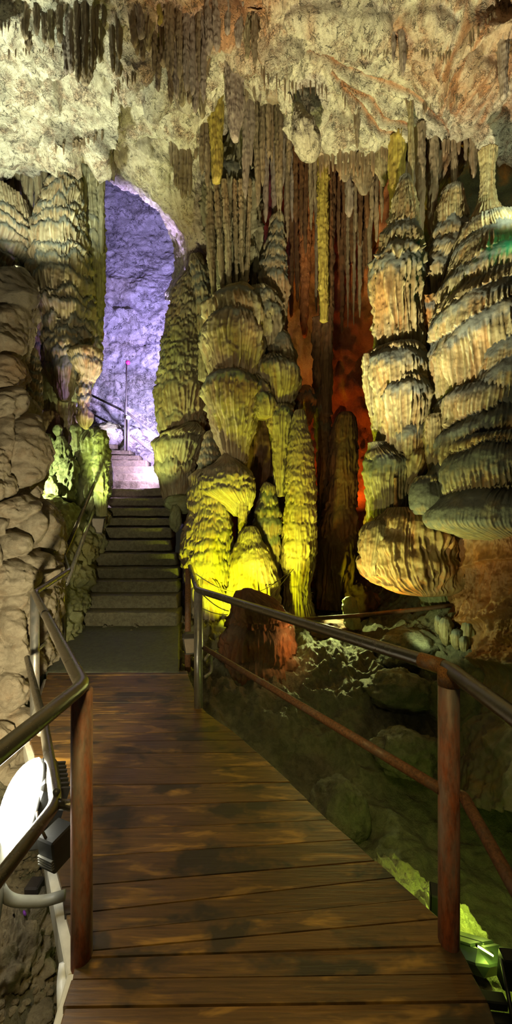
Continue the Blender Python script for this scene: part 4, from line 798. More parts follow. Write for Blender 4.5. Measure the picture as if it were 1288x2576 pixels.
# --- right formations
multi('flowstone_column', 'orange and grey flowstone column with long flutes, right of the red recess', 'flowstone', [
    ('drapery', M_dust, [(440, 1010, 1030), (480, 1000, 1040), (530, 985, 1050), (580, 972, 1054), (615, 958, 1058), (650, 942, 1064), (680, 932, 1066), (720, 932, 1064), (790, 938, 1062), (850, 944, 1064), (900, 948, 1064), (930, 950, 1060)], 5.55,
     dict(tiers=[572, 632, 668], fs=12, flute=0.80, dip=.07, cap=24, lob=18, jit=6, seed=110, cap0=.8, lobes=5)),
    ('tier', M_dust, [(872, 960, 1050), (884, 938, 1064), (905, 924, 1078), (935, 918, 1084), (970, 922, 1084), (1010, 930, 1078), (1060, 936, 1070), (1110, 942, 1062)], 5.45, dict(tiers=[890], fs=8, flute=0.73, dip=.16, cap=32, lob=18, jit=7, seed=111, cap0=.9, lobes=3)),
    ('tier', M_dust, [(946, 990, 1060), (958, 972, 1074), (980, 962, 1086), (1010, 958, 1090), (1050, 962, 1086), (1100, 968, 1080), (1140, 974, 1072)], 5.25, dict(tiers=[962], fs=9, flute=0.80, dip=.14, cap=30, lob=14, jit=8, seed=112, cap0=.9, lobes=3)),
    ('tier', M_dust, [(1056, 1010, 1062), (1070, 985, 1078), (1095, 978, 1084), (1130, 980, 1080), (1170, 986, 1070)], 5.2, dict(tiers=[1070], fs=7, flute=0.66, dip=.14, cap=24, lob=12, seed=113, cap0=.9)),
    ('tier', M_dust, [(1112, 925, 972), (1130, 928, 992), (1146, 918, 1030), (1165, 915, 1054), (1190, 916, 1048), (1215, 920, 1040), (1260, 926, 1036), (1330, 932, 1030)], 5.3, dict(tiers=[1150], fs=7, flute=0.66, dip=.18, cap=30, lob=8, jit=9, seed=114, cap0=.6)),
    ('tier', M_dust, [(1116, 1050, 1078), (1140, 1016, 1086), (1170, 1006, 1084), (1195, 1010, 1066), (1222, 1014, 1036), (1228, 1018, 1028)], 5.1, dict(fs=12, flute=0.40, seed=115)),
    ('lobe', M_dust, [(888, 916, 930), (905, 912, 936), (960, 914, 938), (1010, 922, 940), (1050, 930, 938)], 5.4, dict(fs=7, flute=0.66, seed=116)),
    ('drapery', M_flowr, [(1190, 920, 1040), (1260, 926, 1040), (1330, 925, 1040)], 5.55, dict(fs=9, flute=0.80, seed=117)),
    ('drapery', M_flowr, [(1200, 990, 1000), (1260, 993, 999), (1300, 984, 1006), (1330, 975, 1012)], 5.0, dict(fs=7, flute=0.40, seed=118)),
])
multi('flowstone_mass', 'hanging rounded boulder of rust and yellow flowstone over the black hollow', 'flowstone', [
    ('body', M_flowr, [(1276, 960, 1080), (1300, 938, 1118), (1335, 914, 1136), (1375, 907, 1146), (1415, 910, 1150), (1445, 924, 1152), (1468, 948, 1152), (1484, 984, 1140), (1494, 1010, 1120), (1498, 1040, 1090)], 5.15, dict(fs=10, flute=0.42, seed=120, lump=.14, step=2.2, wob=1.6)),
    ('cap', M_dust, [(1308, 940, 965), (1322, 918, 985), (1345, 908, 990), (1380, 906, 980), (1420, 912, 960), (1450, 930, 950)], 4.95, dict(fs=8, flute=0.53, seed=121)),
    ('underside', M_moss, [(1470, 1040, 1150), (1486, 1052, 1160), (1510, 1060, 1160), (1530, 1072, 1158)], 5.3, dict(fs=7, flute=0.80, seed=122)),
])
multi('flowstone_cascade', 'huge grey-capped flowstone cascade stepping down along the right side', 'flowstone', [
    ('column_top', M_dust, [(378, 1204, 1250), (420, 1210, 1244), (470, 1210, 1243), (510, 1203, 1248), (545, 1188, 1262), (575, 1172, 1282), (605, 1164, 1300)], 5.2, dict(fs=10, flute=0.42, seed=130, lump=.03)),
    ('tier', M_dust, [(560, 1176, 1290), (590, 1165, 1310), (625, 1152, 1340), (660, 1140, 1360), (690, 1124, 1370), (720, 1112, 1372), (760, 1106, 1370), (800, 1104, 1368)], 5.15, dict(tiers=[592, 672], fs=9, flute=0.73, dip=.07, cap=26, lob=12, jit=6, seed=131, cap0=.8, slope=-.18)),
    ('tier', M_dust, [(722, 1150, 1360), (745, 1128, 1372), (770, 1112, 1380), (800, 1098, 1385), (840, 1088, 1390), (900, 1088, 1390), (960, 1096, 1390), (1010, 1100, 1390), (1060, 1102, 1390)], 5.0, dict(tiers=[748, 806], fs=10, flute=0.82, dip=.06, cap=30, lob=14, jit=6, seed=132, cap0=.8, slope=-.3)),
    ('tier', M_dust, [(985, 1130, 1400), (1010, 1108, 1410), (1040, 1096, 1410), (1070, 1086, 1410), (1100, 1076, 1410), (1150, 1082, 1410), (1200, 1092, 1410)], 4.85, dict(tiers=[1022], fs=9, flute=0.77, dip=.12, cap=40, lob=12, jit=7, seed=133, cap0=.9, slope=-.35)),
    ('tier', M_dust, [(1040, 1078, 1120), (1060, 1070, 1130), (1100, 1068, 1128), (1140, 1072, 1120), (1190, 1080, 1110)], 4.85, dict(fs=7, flute=0.46, seed=134)),
    ('tier', M_dust, [(1108, 1120, 1420), (1130, 1102, 1425), (1160, 1088, 1430), (1195, 1082, 1430), (1240, 1090, 1430), (1290, 1110, 1430)], 4.7, dict(tiers=[1122], fs=8, flute=0.80, dip=.17, cap=62, lob=12, jit=10, seed=135, cap0=1, slope=-.12, lump=.03)),
    ('tier', M_dust, [(1196, 1050, 1120), (1215, 1034, 1128), (1250, 1028, 1136), (1275, 1032, 1132), (1296, 1044, 1120)], 4.75, dict(tiers=[1208], fs=7, flute=0.46, dip=.18, cap=70, lob=5, jit=9, seed=136, cap0=1, lump=.03)),
    ('tier', M_dust, [(1232, 1118, 1440), (1255, 1092, 1440), (1285, 1074, 1440), (1312, 1070, 1440), (1328, 1082, 1440), (1342, 1120, 1440), (1356, 1170, 1430), (1366, 1230, 1400)], 4.55, dict(tiers=[1244], fs=7, flute=0.66, dip=.2, cap=78, lob=7, jit=9, seed=137, cap0=1, slope=.10, lump=.03)),
    ('side', M_dust, [(640, 1290, 1420), (700, 1268, 1420), (760, 1252, 1420), (820, 1226, 1420), (880, 1204, 1420), (930, 1196, 1420), (980, 1180, 1420), (1030, 1180, 1420), (1100, 1210, 1420), (1160, 1240, 1420)], 4.6, dict(tiers=[700, 752, 842, 905, 975], fs=7, flute=0.42, dip=.06, cap=44, lob=12, jit=6, seed=138, cap0=1, slope=-.3, lump=.03)),
    ('branch', M_dust, [(1034, 1240, 1262), (1046, 1234, 1290), (1075, 1240, 1310), (1110, 1256, 1320), (1160, 1278, 1330), (1230, 1284, 1340), (1300, 1284, 1340)], 4.3, dict(fs=7, flute=0.46, seed=139)),
])
multi('flowstone_column', 'slim fluted flowstone behind and between the orange column and the grey cascade', 'flowstone', [
    ('drapery', M_dust, [(470, 1118, 1160), (520, 1104, 1170), (580, 1090, 1180), (640, 1072, 1176), (665, 1060, 1160), (720, 1066, 1140), (780, 1072, 1120), (840, 1074, 1116)], 5.75, dict(tiers=[562, 610, 654], fs=9, flute=0.66, dip=.12, cap=24, lob=14, seed=140, cap0=.8)),
    ('drapery', M_flowr, [(745, 1066, 1110), (765, 1066, 1116), (850, 1072, 1114), (1000, 1078, 1108), (1100, 1080, 1106)], 5.45, dict(tiers=[766], fs=8, flute=0.80, dip=.1, cap=12, seed=141)),
])
for i, (x, y0, y1, w, d, m, lb) in enumerate([(1056, 400, 660, 24, 5.75, M_drip, 'jointed tan column rising between the orange column and the ceiling'), (1033, 440, 640, 13, 5.6, M_dust, 'thin curved grey column beside the jointed tan one'), (1088, 430, 590, 26, 5.9, M_drip, 'rust-brown drapery hanging right of the jointed tan column'), (1000, 445, 660, 40, 5.95, M_dripy, 'broad yellow-tan column partly behind the orange flowstone top'), (1142, 455, 560, 15, 5.85, M_drip, 'small grey stalactite over the slim fluted flowstone')]):
    stal(x, y0, y1, w, d, m, lb, seed=150 + i, tip=.75, fs=6)

# lower right wall: rust drapery and round bulbs
rl = [[(1010, 1290, 5.4), (1090, 1290, 5.1), (1150, 1290, 4.7), (1220, 1290, 4.3), (1290, 1290, 4.0), (1420, 1290, 3.6), (1600, 1290, 3.2)],
      [(1050, 1400, 5.5), (1110, 1400, 5.2), (1160, 1400, 4.8), (1220, 1400, 4.4), (1290, 1400, 4.1), (1420, 1400, 3.7), (1600, 1400, 3.2)],
      [(1090, 1480, 5.6), (1130, 1480, 5.3), (1170, 1480, 4.8), (1222, 1480, 4.45), (1290, 1480, 4.1), (1420, 1480, 3.7), (1600, 1480, 3.2)],
      [(1090, 1560, 5.5), (1130, 1560, 5.2), (1175, 1560, 4.8), (1225, 1560, 4.4), (1290, 1560, 4.0), (1420, 1560, 3.6), (1600, 1560, 3.1)],
      [(1080, 1640, 5.2), (1130, 1640, 4.9), (1180, 1640, 4.6), (1230, 1640, 4.25), (1290, 1640, 3.9), (1420, 1640, 3.4), (1600, 1640, 3.0)],
      [(1060, 1720, 4.9), (1120, 1720, 4.6), (1180, 1720, 4.3), (1230, 1720, 4.0), (1290, 1720, 3.7), (1420, 1720, 3.2), (1600, 1720, 2.8)],
      [(1040, 1850, 4.3), (1100, 1850, 4.0), (1170, 1850, 3.8), (1230, 1850, 3.55), (1290, 1850, 3.2), (1420, 1850, 2.8), (1600, 1850, 2.4)],
      [(1020, 2050, 3.6), (1090, 2050, 3.4), (1160, 2050, 3.15), (1230, 2050, 2.9), (1290, 2050, 2.65), (1420, 2050, 2.3), (1600, 2050, 2.0)]]
def d_rl(p, px, py):
    up = 1 - sst(1660, 1720, py); s = np.sin((px + 20 * pnoise(p * 2) + 6 * pnoise(p * 6)) * .45); fl = 1 - np.abs(s)
    n = .12 * fbm(p * 1.1 + 3, 3) + up * .05 * fl * np.clip(.6 + pnoise(p * 3), 0, 1) + .05 * ridged(p * np.array([5, 5, 1.6]), 3) * (.5 + .5 * up) + .02 * fbm(p * 12, 3)
    n = n + ledge(px, py, [(1130, 1415), (1180, 1425), (1230, 1405), (1320, 1400)], .10, 30, 5) + ledge(px, py, [(1170, 1565), (1220, 1570), (1300, 1545)], .10, 40, 5) + ledge(px, py, [(1070, 1665), (1150, 1668), (1220, 1680), (1320, 1700)], .12, 40, 5)
    return n, {'rust': np.clip((.55 + .5 * pnoise(p * 1.8)) * up, 0, 1), 'cap': np.clip(.5 * (1 - sst(1330, 1400, py + 15 * pnoise(p * 3))) + .8 * (1 - up), 0, 1)}
o, _, _ = sheet('wall_right', M_flowr, rl, 330, 260, d_rl); tag(o, kind='structure')
for i, (x, y0, y1, w, d) in enumerate([(1103, 1546, 1594, 20, 4.75), (1122, 1552, 1622, 36, 4.65), (1150, 1582, 1634, 26, 4.5), (1167, 1600, 1646, 20, 4.4), (1180, 1556, 1660, 34, 4.45), (1140, 1540, 1580, 26, 4.8)]):
    pr = [(y0, x - w * .2, x + w * .2), (y0 + .12 * (y1 - y0), x - w * .4, x + w * .4), (y0 + .4 * (y1 - y0), x - w * .5, x + w * .5), (y0 + .75 * (y1 - y0), x - w * .46, x + w * .48), (y1 - 3, x - w * .25, x + w * .3), (y1 + 2, x - 2, x + 3)]
    column('stone_bulb', M_dust, pr, d, label='smooth grey-green finger-like stone bulb under the hanging boulder', cat='flowstone', group='grey bulbs on the lower right wall', fs=14, flute=.15, seed=160 + i, cap0=1, sq=1)

# --- boulders on the ground
multi('boulder', 'big red-brown fluted boulder behind the right railing', 'boulder', [
    ('body', M_rustb, [(1484, 596, 640), (1496, 588, 668), (1512, 584, 700), (1545, 578, 722), (1575, 562, 736), (1600, 556, 744), (1640, 554, 746), (1680, 552, 748), (1720, 548, 742), (1760, 560, 730)], 4.9, dict(tiers=[1522, 1562, 1640], fs=11, flute=.7, dip=.14, cap=24, lob=16, jit=5, seed=170, capdust=.5, lump=.08)),
    ('crest', M_rustb, [(1478, 612, 630), (1490, 600, 650), (1510, 592, 690), (1540, 590, 716), (1560, 600, 710)], 4.75, dict(fs=10, flute=.4, seed=171, lump=.12)),
])
rock('boulder', (float(P(852, 2010, 3.1)[0]), 3.1, -.86), (.25, .24, .26), M_floor, 'dim round boulder in the dark pit beside the boardwalk', seed=21, amp=.12)
rock('boulder', (float(P(640, 1935, 3.7)[0]), 3.7, -.95), (.2, .2, .22), M_floor, 'smaller dim boulder in the pit close to the boardwalk edge', seed=22, amp=.15)
rock('boulder', V(1030, 1640, 4.9), (.42, .4, .3), M_floor, 'rounded grey-green rock below the stone bulbs', seed=23, amp=.2)
rock('boulder', V(1000, 1735, 4.2), (.36, .3, .2), M_floor, 'broad low grey rock on the speckled ground', seed=24, amp=.2)
rock('boulder', V(1020, 1890, 3.4), (.3, .25, .16), M_floor, 'flat grey rock in the pit left of the right post', seed=25, amp=.22)
rock('boulder', V(590, 1610, 5.6), (.12, .1, .08), M_moss, 'small bright yellow-lit stone left of the red boulder', seed=26)
slabv, slabf = rock_geo((.98, 1.82, -.72), (.30, .56, .22), seed=27, amp=.20, nu=240, nv=150, fr=1.8)
slabv[:, 0] += (1.85 - slabv[:, 1]) * .28; slabv += .012 * ridged(slabv * 9, 4)[:, None] * np.array([.3, .3, 1]) + .012 * fbm(slabv * 20, 3)[:, None]
tag(link('rock_slab', slabv, slabf, M_moss, attrs={'cap': np.zeros(len(slabv)), 'rust': np.zeros(len(slabv))}), 'yellow-green lit rock slab behind the lamp unit at the lower right', 'rock')
rock('boulder', V(35, 2450, 1.75), (.17, .2, .22), M_rubble, 'craggy brown rock at the lower left corner', seed=28, amp=.42, fr=2.6, nu=150, nv=110)
rock('boulder', V(-20, 2330, 1.9), (.2, .2, .15), M_rubble, 'brown rock behind the craggy corner one at the left border', seed=29, amp=.3)
rock('boulder', V(100, 2560, 1.5), (.05, .05, .015), M_rubble, 'flat pale stone at the bottom left edge beside the boardwalk', seed=30)
rs = random.Random(9); vs = []
for k in range(1500):
    y = rs.uniform(1.15, 2.6); x = rs.uniform(-1.55, -.68 - .45 * max(0, y - 1.45)); s = rs.uniform(.006, .02) * (2.0 if rs.random() < .12 else 1); zf = floor_z(x, y)
    v, f = rock_geo((x, y, zf + s * .3), (s, s * rs.uniform(.6, 1), s * rs.uniform(.4, .8)), seed=k, nu=9, nv=6, amp=.35, fr=1.5); vs.append((v, [list(map(int, q)) for q in f]))
v, f = merge(vs); tag(link('rubble', v, f, M_rubble, smooth=False, attrs={'cap': np.zeros(len(v)), 'rust': np.zeros(len(v))}), 'loose brown stone rubble on the ground left of the boardwalk', 'rubble', kind='stuff')

# ================================================================ stalactites
stal(536, 140, 460, 44, 6.3, M_dripy, 'long yellow stalactite column over the central flowstone', seed=200, tip=.55, fs=9, step=2.4, lean=8)
stal(553, 140, 430, 26, 6.5, M_dripy, 'second darker yellow stalactite column right behind the long yellow one', seed=201, tip=.5, fs=8)
stal(588, 60, 356, 58, 5.5, M_dripg, 'thick grey-brown blunt stalactite pointing at the central column', seed=202, tip=.35, fs=9, step=2.2, lean=4)
stal(603, 60, 142, 34, 5.2, M_dripg, 'short broken grey stub in front of the thick grey-brown stalactite', seed=203, tip=.6, fs=9)
stal(618, 300, 502, 24, 6.6, M_dripg, 'slender grey stalactite beside the tip of the thick one', seed=204, tip=.2, fs=7)
stal(608, 340, 450, 30, 7.1, M_flowl, 'pale short column joining the top of the central flowstone', seed=205, tip=1.2, fs=8)
# top centre-left drapery cluster
for i, (x, y0, y1, w, m) in enumerate([(62, 0, 100, 20, M_drip), (92, -20, 90, 18, M_drip), (150, -30, 110, 22, M_drip), (178, 30, 185, 26, M_dripg), (196, 0, 210, 20, M_drip), (214, -40, 200, 24, M_drip), (232, -30, 180, 14, M_drip), (243, -30, 150, 10, M_drip),
    (262, -30, 70, 14, M_drip), (284, 60, 185, 16, M_drip), (300, 50, 150, 20, M_drip), (345, 70, 140, 18, M_drip), (360, 60, 156, 16, M_drip), (388, 70, 190, 14, M_drip), (398, 90, 200, 16, M_drip), (402, -30, 66, 16, M_dripy), (421, -30, 180, 20, M_drip), (432, -20, 192, 18, M_drip),
    (452, 25, 200, 22, M_drip), (468, 30, 232, 20, M_dripg), (484, 40, 240, 22, M_dripg), (501, 25, 210, 14, M_drip), (512, 40, 260, 18, M_dripg), (526, -30, 140, 26, M_dripg), (545, -30, 130, 28, M_dripg), (572, -30, 90, 22, M_dripg)]):
    stal(x, y0, y1, w, ceil_depth(x, max(y0, 3)) + .05, m, 'long brown stalactite in the dark cluster at the top centre-left of the ceiling', 'brown stalactites at the top centre-left', seed=210 + i, tip=.25, fs=6)
for i, (pr, d, m, fs, lb) in enumerate([
    ([(-10, 176, 236), (30, 172, 242), (90, 176, 246), (140, 182, 244), (180, 192, 236), (214, 208, 222)], 5.0, M_drip, 9, 'broad brown fluted drapery at the top left of the ceiling cluster'),
    ([(40, 330, 378), (62, 318, 390), (85, 316, 388), (120, 324, 378), (150, 336, 364), (166, 344, 352)], 5.1, M_flow, 8, 'tan shield-shaped fluted drapery in the middle of the top cluster'),
    ([(-10, 440, 520), (40, 436, 528), (110, 446, 530), (170, 458, 526), (220, 470, 512), (262, 484, 496)], 5.3, M_drip, 10, 'widest dark brown drapery left of the long yellow stalactite'),
    ([(-10, 268, 322), (60, 272, 324), (130, 282, 318), (192, 292, 302)], 5.05, M_drip, 9, 'brown drapery between the broad one and the shield-shaped one'),
    ([(-10, 560, 640), (60, 556, 650), (130, 566, 652), (190, 590, 646), (215, 610, 636)], 5.9, M_dripg, 10, 'grey-brown curtain of stone behind the thick blunt stalactite'),
    ([(60, 655, 720), (130, 645, 735), (190, 640, 745), (228, 650, 735), (250, 668, 716)], 6.1, M_drip, 8, 'shaggy brown curtain at the ceiling over the shadowy bundle'),
    ([(360, 846, 892), (400, 842, 894), (430, 848, 888), (445, 856, 880), (458, 864, 872)], 6.75, M_drip, 6, 'small shaggy brown curtain under the ceiling lip, leftmost over the red recess'),
    ([(360, 884, 944), (410, 882, 946), (450, 888, 940), (475, 900, 930), (492, 912, 922)], 6.85, M_drip, 6, 'larger shaggy brown curtain under the ceiling lip over the middle of the red recess'),
    ([(360, 938, 990), (400, 936, 990), (430, 942, 984), (452, 954, 976), (470, 962, 968)], 6.7, M_flow, 6, 'tan shaggy curtain under the ceiling lip between red recess and orange column'),
    ([(380, 1000, 1150), (410, 985, 1160), (440, 990, 1150), (475, 1010, 1120), (520, 1040, 1085)], 6.3, M_drip, 9, 'pinkish tan mass of stone under the right ceiling lip')]):
    column('drapery', m, pr, d, label=lb, cat='drapery', fs=fs, flute=.8, seed=500 + i, tiers=[pr[2][0] + 20, pr[3][0] + 10], dip=.08, cap=14, lob=14, jit=9, lump=.09, capdust=.3, sq=.5)
for i, (x, y0, y1, w) in enumerate([(338, 10, 120, 26), (352, 0, 100, 22), (374, 20, 130, 24), (412, 60, 170, 26), (444, 100, 250, 22), (458, 130, 270, 24), (476, 150, 262, 22), (492, 140, 285, 20), (508, 170, 300, 22), (430, 150, 262, 16), (398, 130, 232, 16), (128, -20, 120, 26), (112, 10, 110, 18), (166, 60, 190, 18), (250, 40, 160, 22), (72, 30, 130, 16), (600, 10, 120, 26), (622, 30, 150, 22), (640, 20, 170, 18)]):
    stal(x, y0, y1, w, ceil_depth(x, max(y0, 3)) + .08, (M_drip, M_dripg, M_flow)[i % 3], 'broad brown stalactite in the dark cluster at the top centre-left of the ceiling', 'broad brown stalactites at the top centre-left', seed=600 + i, tip=.3, fs=6, flute=.8)
# tan draperies on the right of the passage
for i, (x, y0, y1, w) in enumerate([(418, 285, 350, 16), (432, 300, 420, 14), (442, 300, 470, 18), (458, 300, 500, 20), (476, 292, 492, 19), (492, 310, 400, 18), (508, 320, 440, 18), (522, 330, 470, 18), (448, 380, 480, 14), (466, 420, 500, 14), (500, 250, 330, 16), (530, 300, 420, 14)]):
    stal(x, y0, y1, w, 6.45 + .0 * i, M_drip, 'tan stalactite hanging in front of the tan rock right of the violet passage', 'tan stalactites right of the passage', seed=250 + i, tip=.35, fs=6)
# dark cluster left of the red recess
rs = random.Random(5)
for i, (x, y0, y1, w, d) in enumerate([(632, 200, 420, 18, 6.6), (648, 210, 520, 22, 6.9), (660, 200, 470, 18, 6.7), (668, 290, 560, 22, 7.2), (676, 215, 400, 16, 6.4), (684, 300, 410, 14, 6.5), (690, 210, 600, 20, 7.4), (700, 280, 535, 18, 6.9), (706, 380, 540, 14, 6.8), (712, 220, 470, 16, 7.3), (722, 240, 610, 20, 7.6), (640, 230, 640, 22, 7.7), (655, 260, 700, 24, 7.9), (728, 350, 440, 12, 6.7), (675, 340, 410, 10, 6.4), (735, 330, 560, 16, 7.7), (620, 120, 260, 16, 6.2), (640, 120, 250, 14, 6.0), (655, 90, 260, 14, 5.9), (672, 110, 250, 12, 5.8)]):
    stal(x, y0, y1, w, d, M_drip if i % 3 else M_dripg, 'long brown stalactite in the shadowy bundle between central column and red recess', 'brown stalactites in the shadowy bundle', seed=270 + i, tip=.25, fs=6)
for i, (x, y0, y1, w, h) in enumerate([(777, 200, 322, 9, 0), (785, 560, 600, 10, 0)][:1]):
    stal(x, y0, y1, w, 5.8, M_dripg, 'single thin dark stalactite hanging over the tan lip of rock', seed=300 + i, tip=.3, fs=5)
# recess stalactites
for i, (x, y0, y1, w, d, m) in enumerate([(744, 430, 560, 16, 7.6, M_brown), (758, 420, 600, 14, 7.7, M_brown), (768, 430, 640, 16, 7.9, M_brown), (780, 425, 512, 10, 7.0, M_drip), (793, 430, 520, 8, 7.0, M_drip), (783, 512, 580, 12, 7.4, M_drip), (838, 470, 575, 16, 7.5, M_brown), (852, 490, 640, 13, 7.9, M_brown), (864, 490, 556, 10, 7.6, M_brown),
    (895, 470, 585, 12, 7.6, M_drip), (906, 480, 620, 16, 7.8, M_brown), (923, 475, 575, 16, 7.3, M_brown), (936, 470, 560, 12, 7.0, M_drip), (947, 465, 610, 15, 7.1, M_drip), (960, 470, 560, 10, 7.0, M_drip), (912, 560, 700, 18, 8.1, M_brown), (922, 560, 680, 12, 7.9, M_brown), (884, 540, 660, 16, 8.2, M_brown), (872, 560, 690, 20, 8.3, M_brown), (748, 560, 760, 20, 8.4, M_brown), (768, 620, 800, 22, 8.5, M_brown), (732, 560, 800, 18, 8.3, M_brown), (796, 600, 790, 12, 8.1, M_drip), (840, 575, 610, 8, 7.5, M_drip), (930, 680, 760, 16, 7.8, M_drip), (905, 690, 800, 14, 8.0, M_drip), (890, 730, 820, 10, 8.2, M_drip), (860, 760, 840, 16, 8.4, M_brown), (875, 760, 826, 8, 8.2, M_drip)]):
    stal(x, y0 - 30, y1, w, d, m, 'rust-brown stalactite in the curtain hanging inside the red recess', 'rust-brown stalactites of the red recess', seed=310 + i, tip=.4, fs=6)
stal(878, 440, 545, 20, 6.9, M_dripg, 'stubby pale broken-ended stalactite at the top of the red recess', seed=345, tip=.9, fs=7)
stal(814, 432, 812, 28, 7.0, M_dripy, 'longest thick yellow-green stalactite hanging in front of the red recess', seed=346, tip=.75, fs=8, step=2.2)
stal(822, 790, 1050, 34, 7.5, M_brown, 'dark straight column below the longest yellow-green stalactite', seed=347, tip=.9, fs=8)
stal(766, 690, 850, 34, 8.2, M_red, 'vivid red tapering drapery in the dark gap of the recess', seed=348, tip=.4, fs=9)
# right ceiling, larger ones
stal(1009, 35, 190, 22, ceil_depth(1009, 70) + .05, M_dripg, 'reddish blunt stalactite hanging from the right ceiling', seed=350, tip=.35, fs=7, lean=4)
stal(990, 40, 158, 12, ceil_depth(992, 70) + .05, M_dripg, 'thinner reddish stalactite left of the blunt one', seed=351, tip=.3, fs=6)
stal(1266, 100, 250, 26, ceil_depth(1266, 100) + .05, M_dripg, 'broad reddish drapery at the upper right border', seed=352, tip=.6, fs=7)
stal(1190, 365, 448, 22, 5.85, M_drip, 'short stub-ended stalactite pair left of the tall grey column', seed=353, tip=.6, fs=6)
stal(1172, 365, 415, 10, 5.85, M_drip, 'short thin stalactite near the stub-ended one', seed=354, tip=.3, fs=5)
stal(898, 290, 375, 13, ceil_depth(898, 300), M_drip, 'dark dripping fin on the rim of the ceiling hollow', seed=355, tip=.2, fs=5)
stal(1008, 370, 430, 12, 6.0, M_drip, 'dark short stalactite at the rim over the orange column', seed=356, tip=.4, fs=5)
column('rock_lip', M_arch, [(262, 742, 752), (300, 735, 775), (340, 735, 800), (370, 744, 806), (390, 760, 800), (400, 776, 788)], 5.6, label='tan rounded lip of rock at the lower end of the ceiling slab', cat='rock', fs=9, flute=.35, seed=357, sq=1.2)
# thin straws along the ceiling ledges
def straws(poly, n, l0, l1, label, group, seed, w=3.2, mat=None):
    rs = random.Random(seed); cum = [0]
    for a, b in zip(poly[:-1], poly[1:]): cum.append(cum[-1] + math.hypot(b[0] - a[0], b[1] - a[1]))
    src = []
    for k in range(3):
        v, f = tube_geo([(0, 0, .05), (0, 0, 0), (.002 * k, 0, -.35), (0, .003, -.7), (0, 0, -1)], [1.3, 1.1, .9, .7, .35], n=7); v[:, :2] *= 1.0
        src.append((v, f))
    for i in range(n):
        t = rs.random() * cum[-1]; j = max(q for q in range(len(cum) - 1) if cum[q] <= t); f_ = (t - cum[j]) / max(cum[j + 1] - cum[j], 1e-6)
        x = poly[j][0] + (poly[j + 1][0] - poly[j][0]) * f_; y = poly[j][1] + (poly[j + 1][1] - poly[j][1]) * f_ + rs.uniform(-5, 3)
        d = ceil_depth(x, y); L = rs.uniform(l0, l1) * d / F; r = w * rs.uniform(.35, .75) * d / F; v, f = src[i % 3]; v = v * np.array([r, r, L]); b = np.array(V(x, y, d)); b[2] += .02
        o = bpy.data.objects.new('straw_stalactite', raw_mesh('straw_stalactite', v, f, mat or M_drip, True, {'cap': np.zeros(len(v)), 'rust': np.zeros(len(v))})); C.objects.link(o); o.location = b; tag(o, label, 'stalactite', group)
straws([(775, 205), (860, 230), (898, 300), (900, 345)], 16, 14, 42, 'thin dark straw stalactite on the rim left of the striped ceiling slab', 'straws left of the striped slab', 1)
straws([(1015, 128), (1060, 124), (1110, 136), (1135, 128)], 16, 10, 40, 'thin dark straw stalactite in the row right of the reddish blunt stalactite', 'straws near the reddish blunt stalactite', 2)
straws([(1150, 112), (1195, 78), (1240, 40), (1280, 5)], 16, 14, 55, 'thin dark straw stalactite along the rusty ridge at the upper right', 'straws along the rusty ridge', 3)
straws([(905, 128), (955, 132), (985, 130)], 7, 8, 24, 'tiny dark straw stalactite left of the reddish blunt stalactite', 'tiny straws left of the reddish stalactite', 4)
straws([(640, 160), (700, 200), (770, 215)], 20, 16, 60, 'thin dark straw stalactite under the shaggy ceiling over the shadowy bundle', 'straws over the shadowy bundle', 5)
straws([(960, 372), (1010, 382), (1075, 366), (1140, 356), (1200, 378)], 36, 10, 44, 'small dark stalactite fringe spike under the right ceiling lip', 'spikes under the right ceiling lip', 6, 7)
straws([(800, 396), (870, 390), (955, 384)], 40, 14, 66, 'brown fringe spike over the red recess entrance', 'spikes over the red recess', 7, 7)
straws([(0, 60), (40, 58), (62, 62)], 10, 10, 40, 'thin dark straw stalactite at the upper left border', 'straws at the upper left border', 8)
straws([(20, 130), (120, 128), (210, 135)], 14, 8, 30, 'small dark straw stalactite on the pale upper left ceiling', 'straws on the pale upper left ceiling', 9)
straws([(140, 368), (200, 362), (258, 340)], 16, 8, 26, 'short dark spike under the left ceiling lip', 'spikes under the left ceiling lip', 10, 5)
straws([(275, 250), (300, 205), (340, 180)], 14, 10, 34, 'short dark spike along the dark groove over the passage', 'spikes along the groove over the passage', 11, 5)
straws([(1020, 250), (1060, 262), (1100, 262), (1150, 240)], 16, 10, 36, 'thin reddish straw on the ribbed upper right ceiling', 'straws on the ribbed upper right ceiling', 12)

# ================================================================ light
def spot(name, loc, to, col, e, size=60, r=.08, blend=.6):
    l = bpy.data.lights.new(name, 'SPOT'); l.energy = e; l.color = col; l.spot_size = math.radians(size); l.spot_blend = blend; l.shadow_soft_size = r
    o = bpy.data.objects.new(name, l); C.objects.link(o); o.location = loc; o.rotation_euler = (Vector(to) - Vector(loc)).to_track_quat('-Z', 'Y').to_euler(); return o
def point(name, loc, col, e, r=.08):
    l = bpy.data.lights.new(name, 'POINT'); l.energy = e; l.color = col; l.shadow_soft_size = r
    o = bpy.data.objects.new(name, l); C.objects.link(o); o.location = loc; return o
YEL = (.88, 1, .012); GRN = (.86, 1, .45); VIO = (.55, .47, 1); RED = (1, .28, .03); WRM = (1, .84, .52); WHT = (1, .93, .74)
# yellow lamp low behind the far right post, aimed up at the terraced mound and ringed column
spot('yellow_lamp', V(548, 1592, 5.2), V(650, 1330, 6.4), YEL, 470, 120, .05)
spot('yellow_lamp', V(700, 1560, 5.3), V(690, 1000, 7.2), (.95, 1, .08), 340, 80, .05)
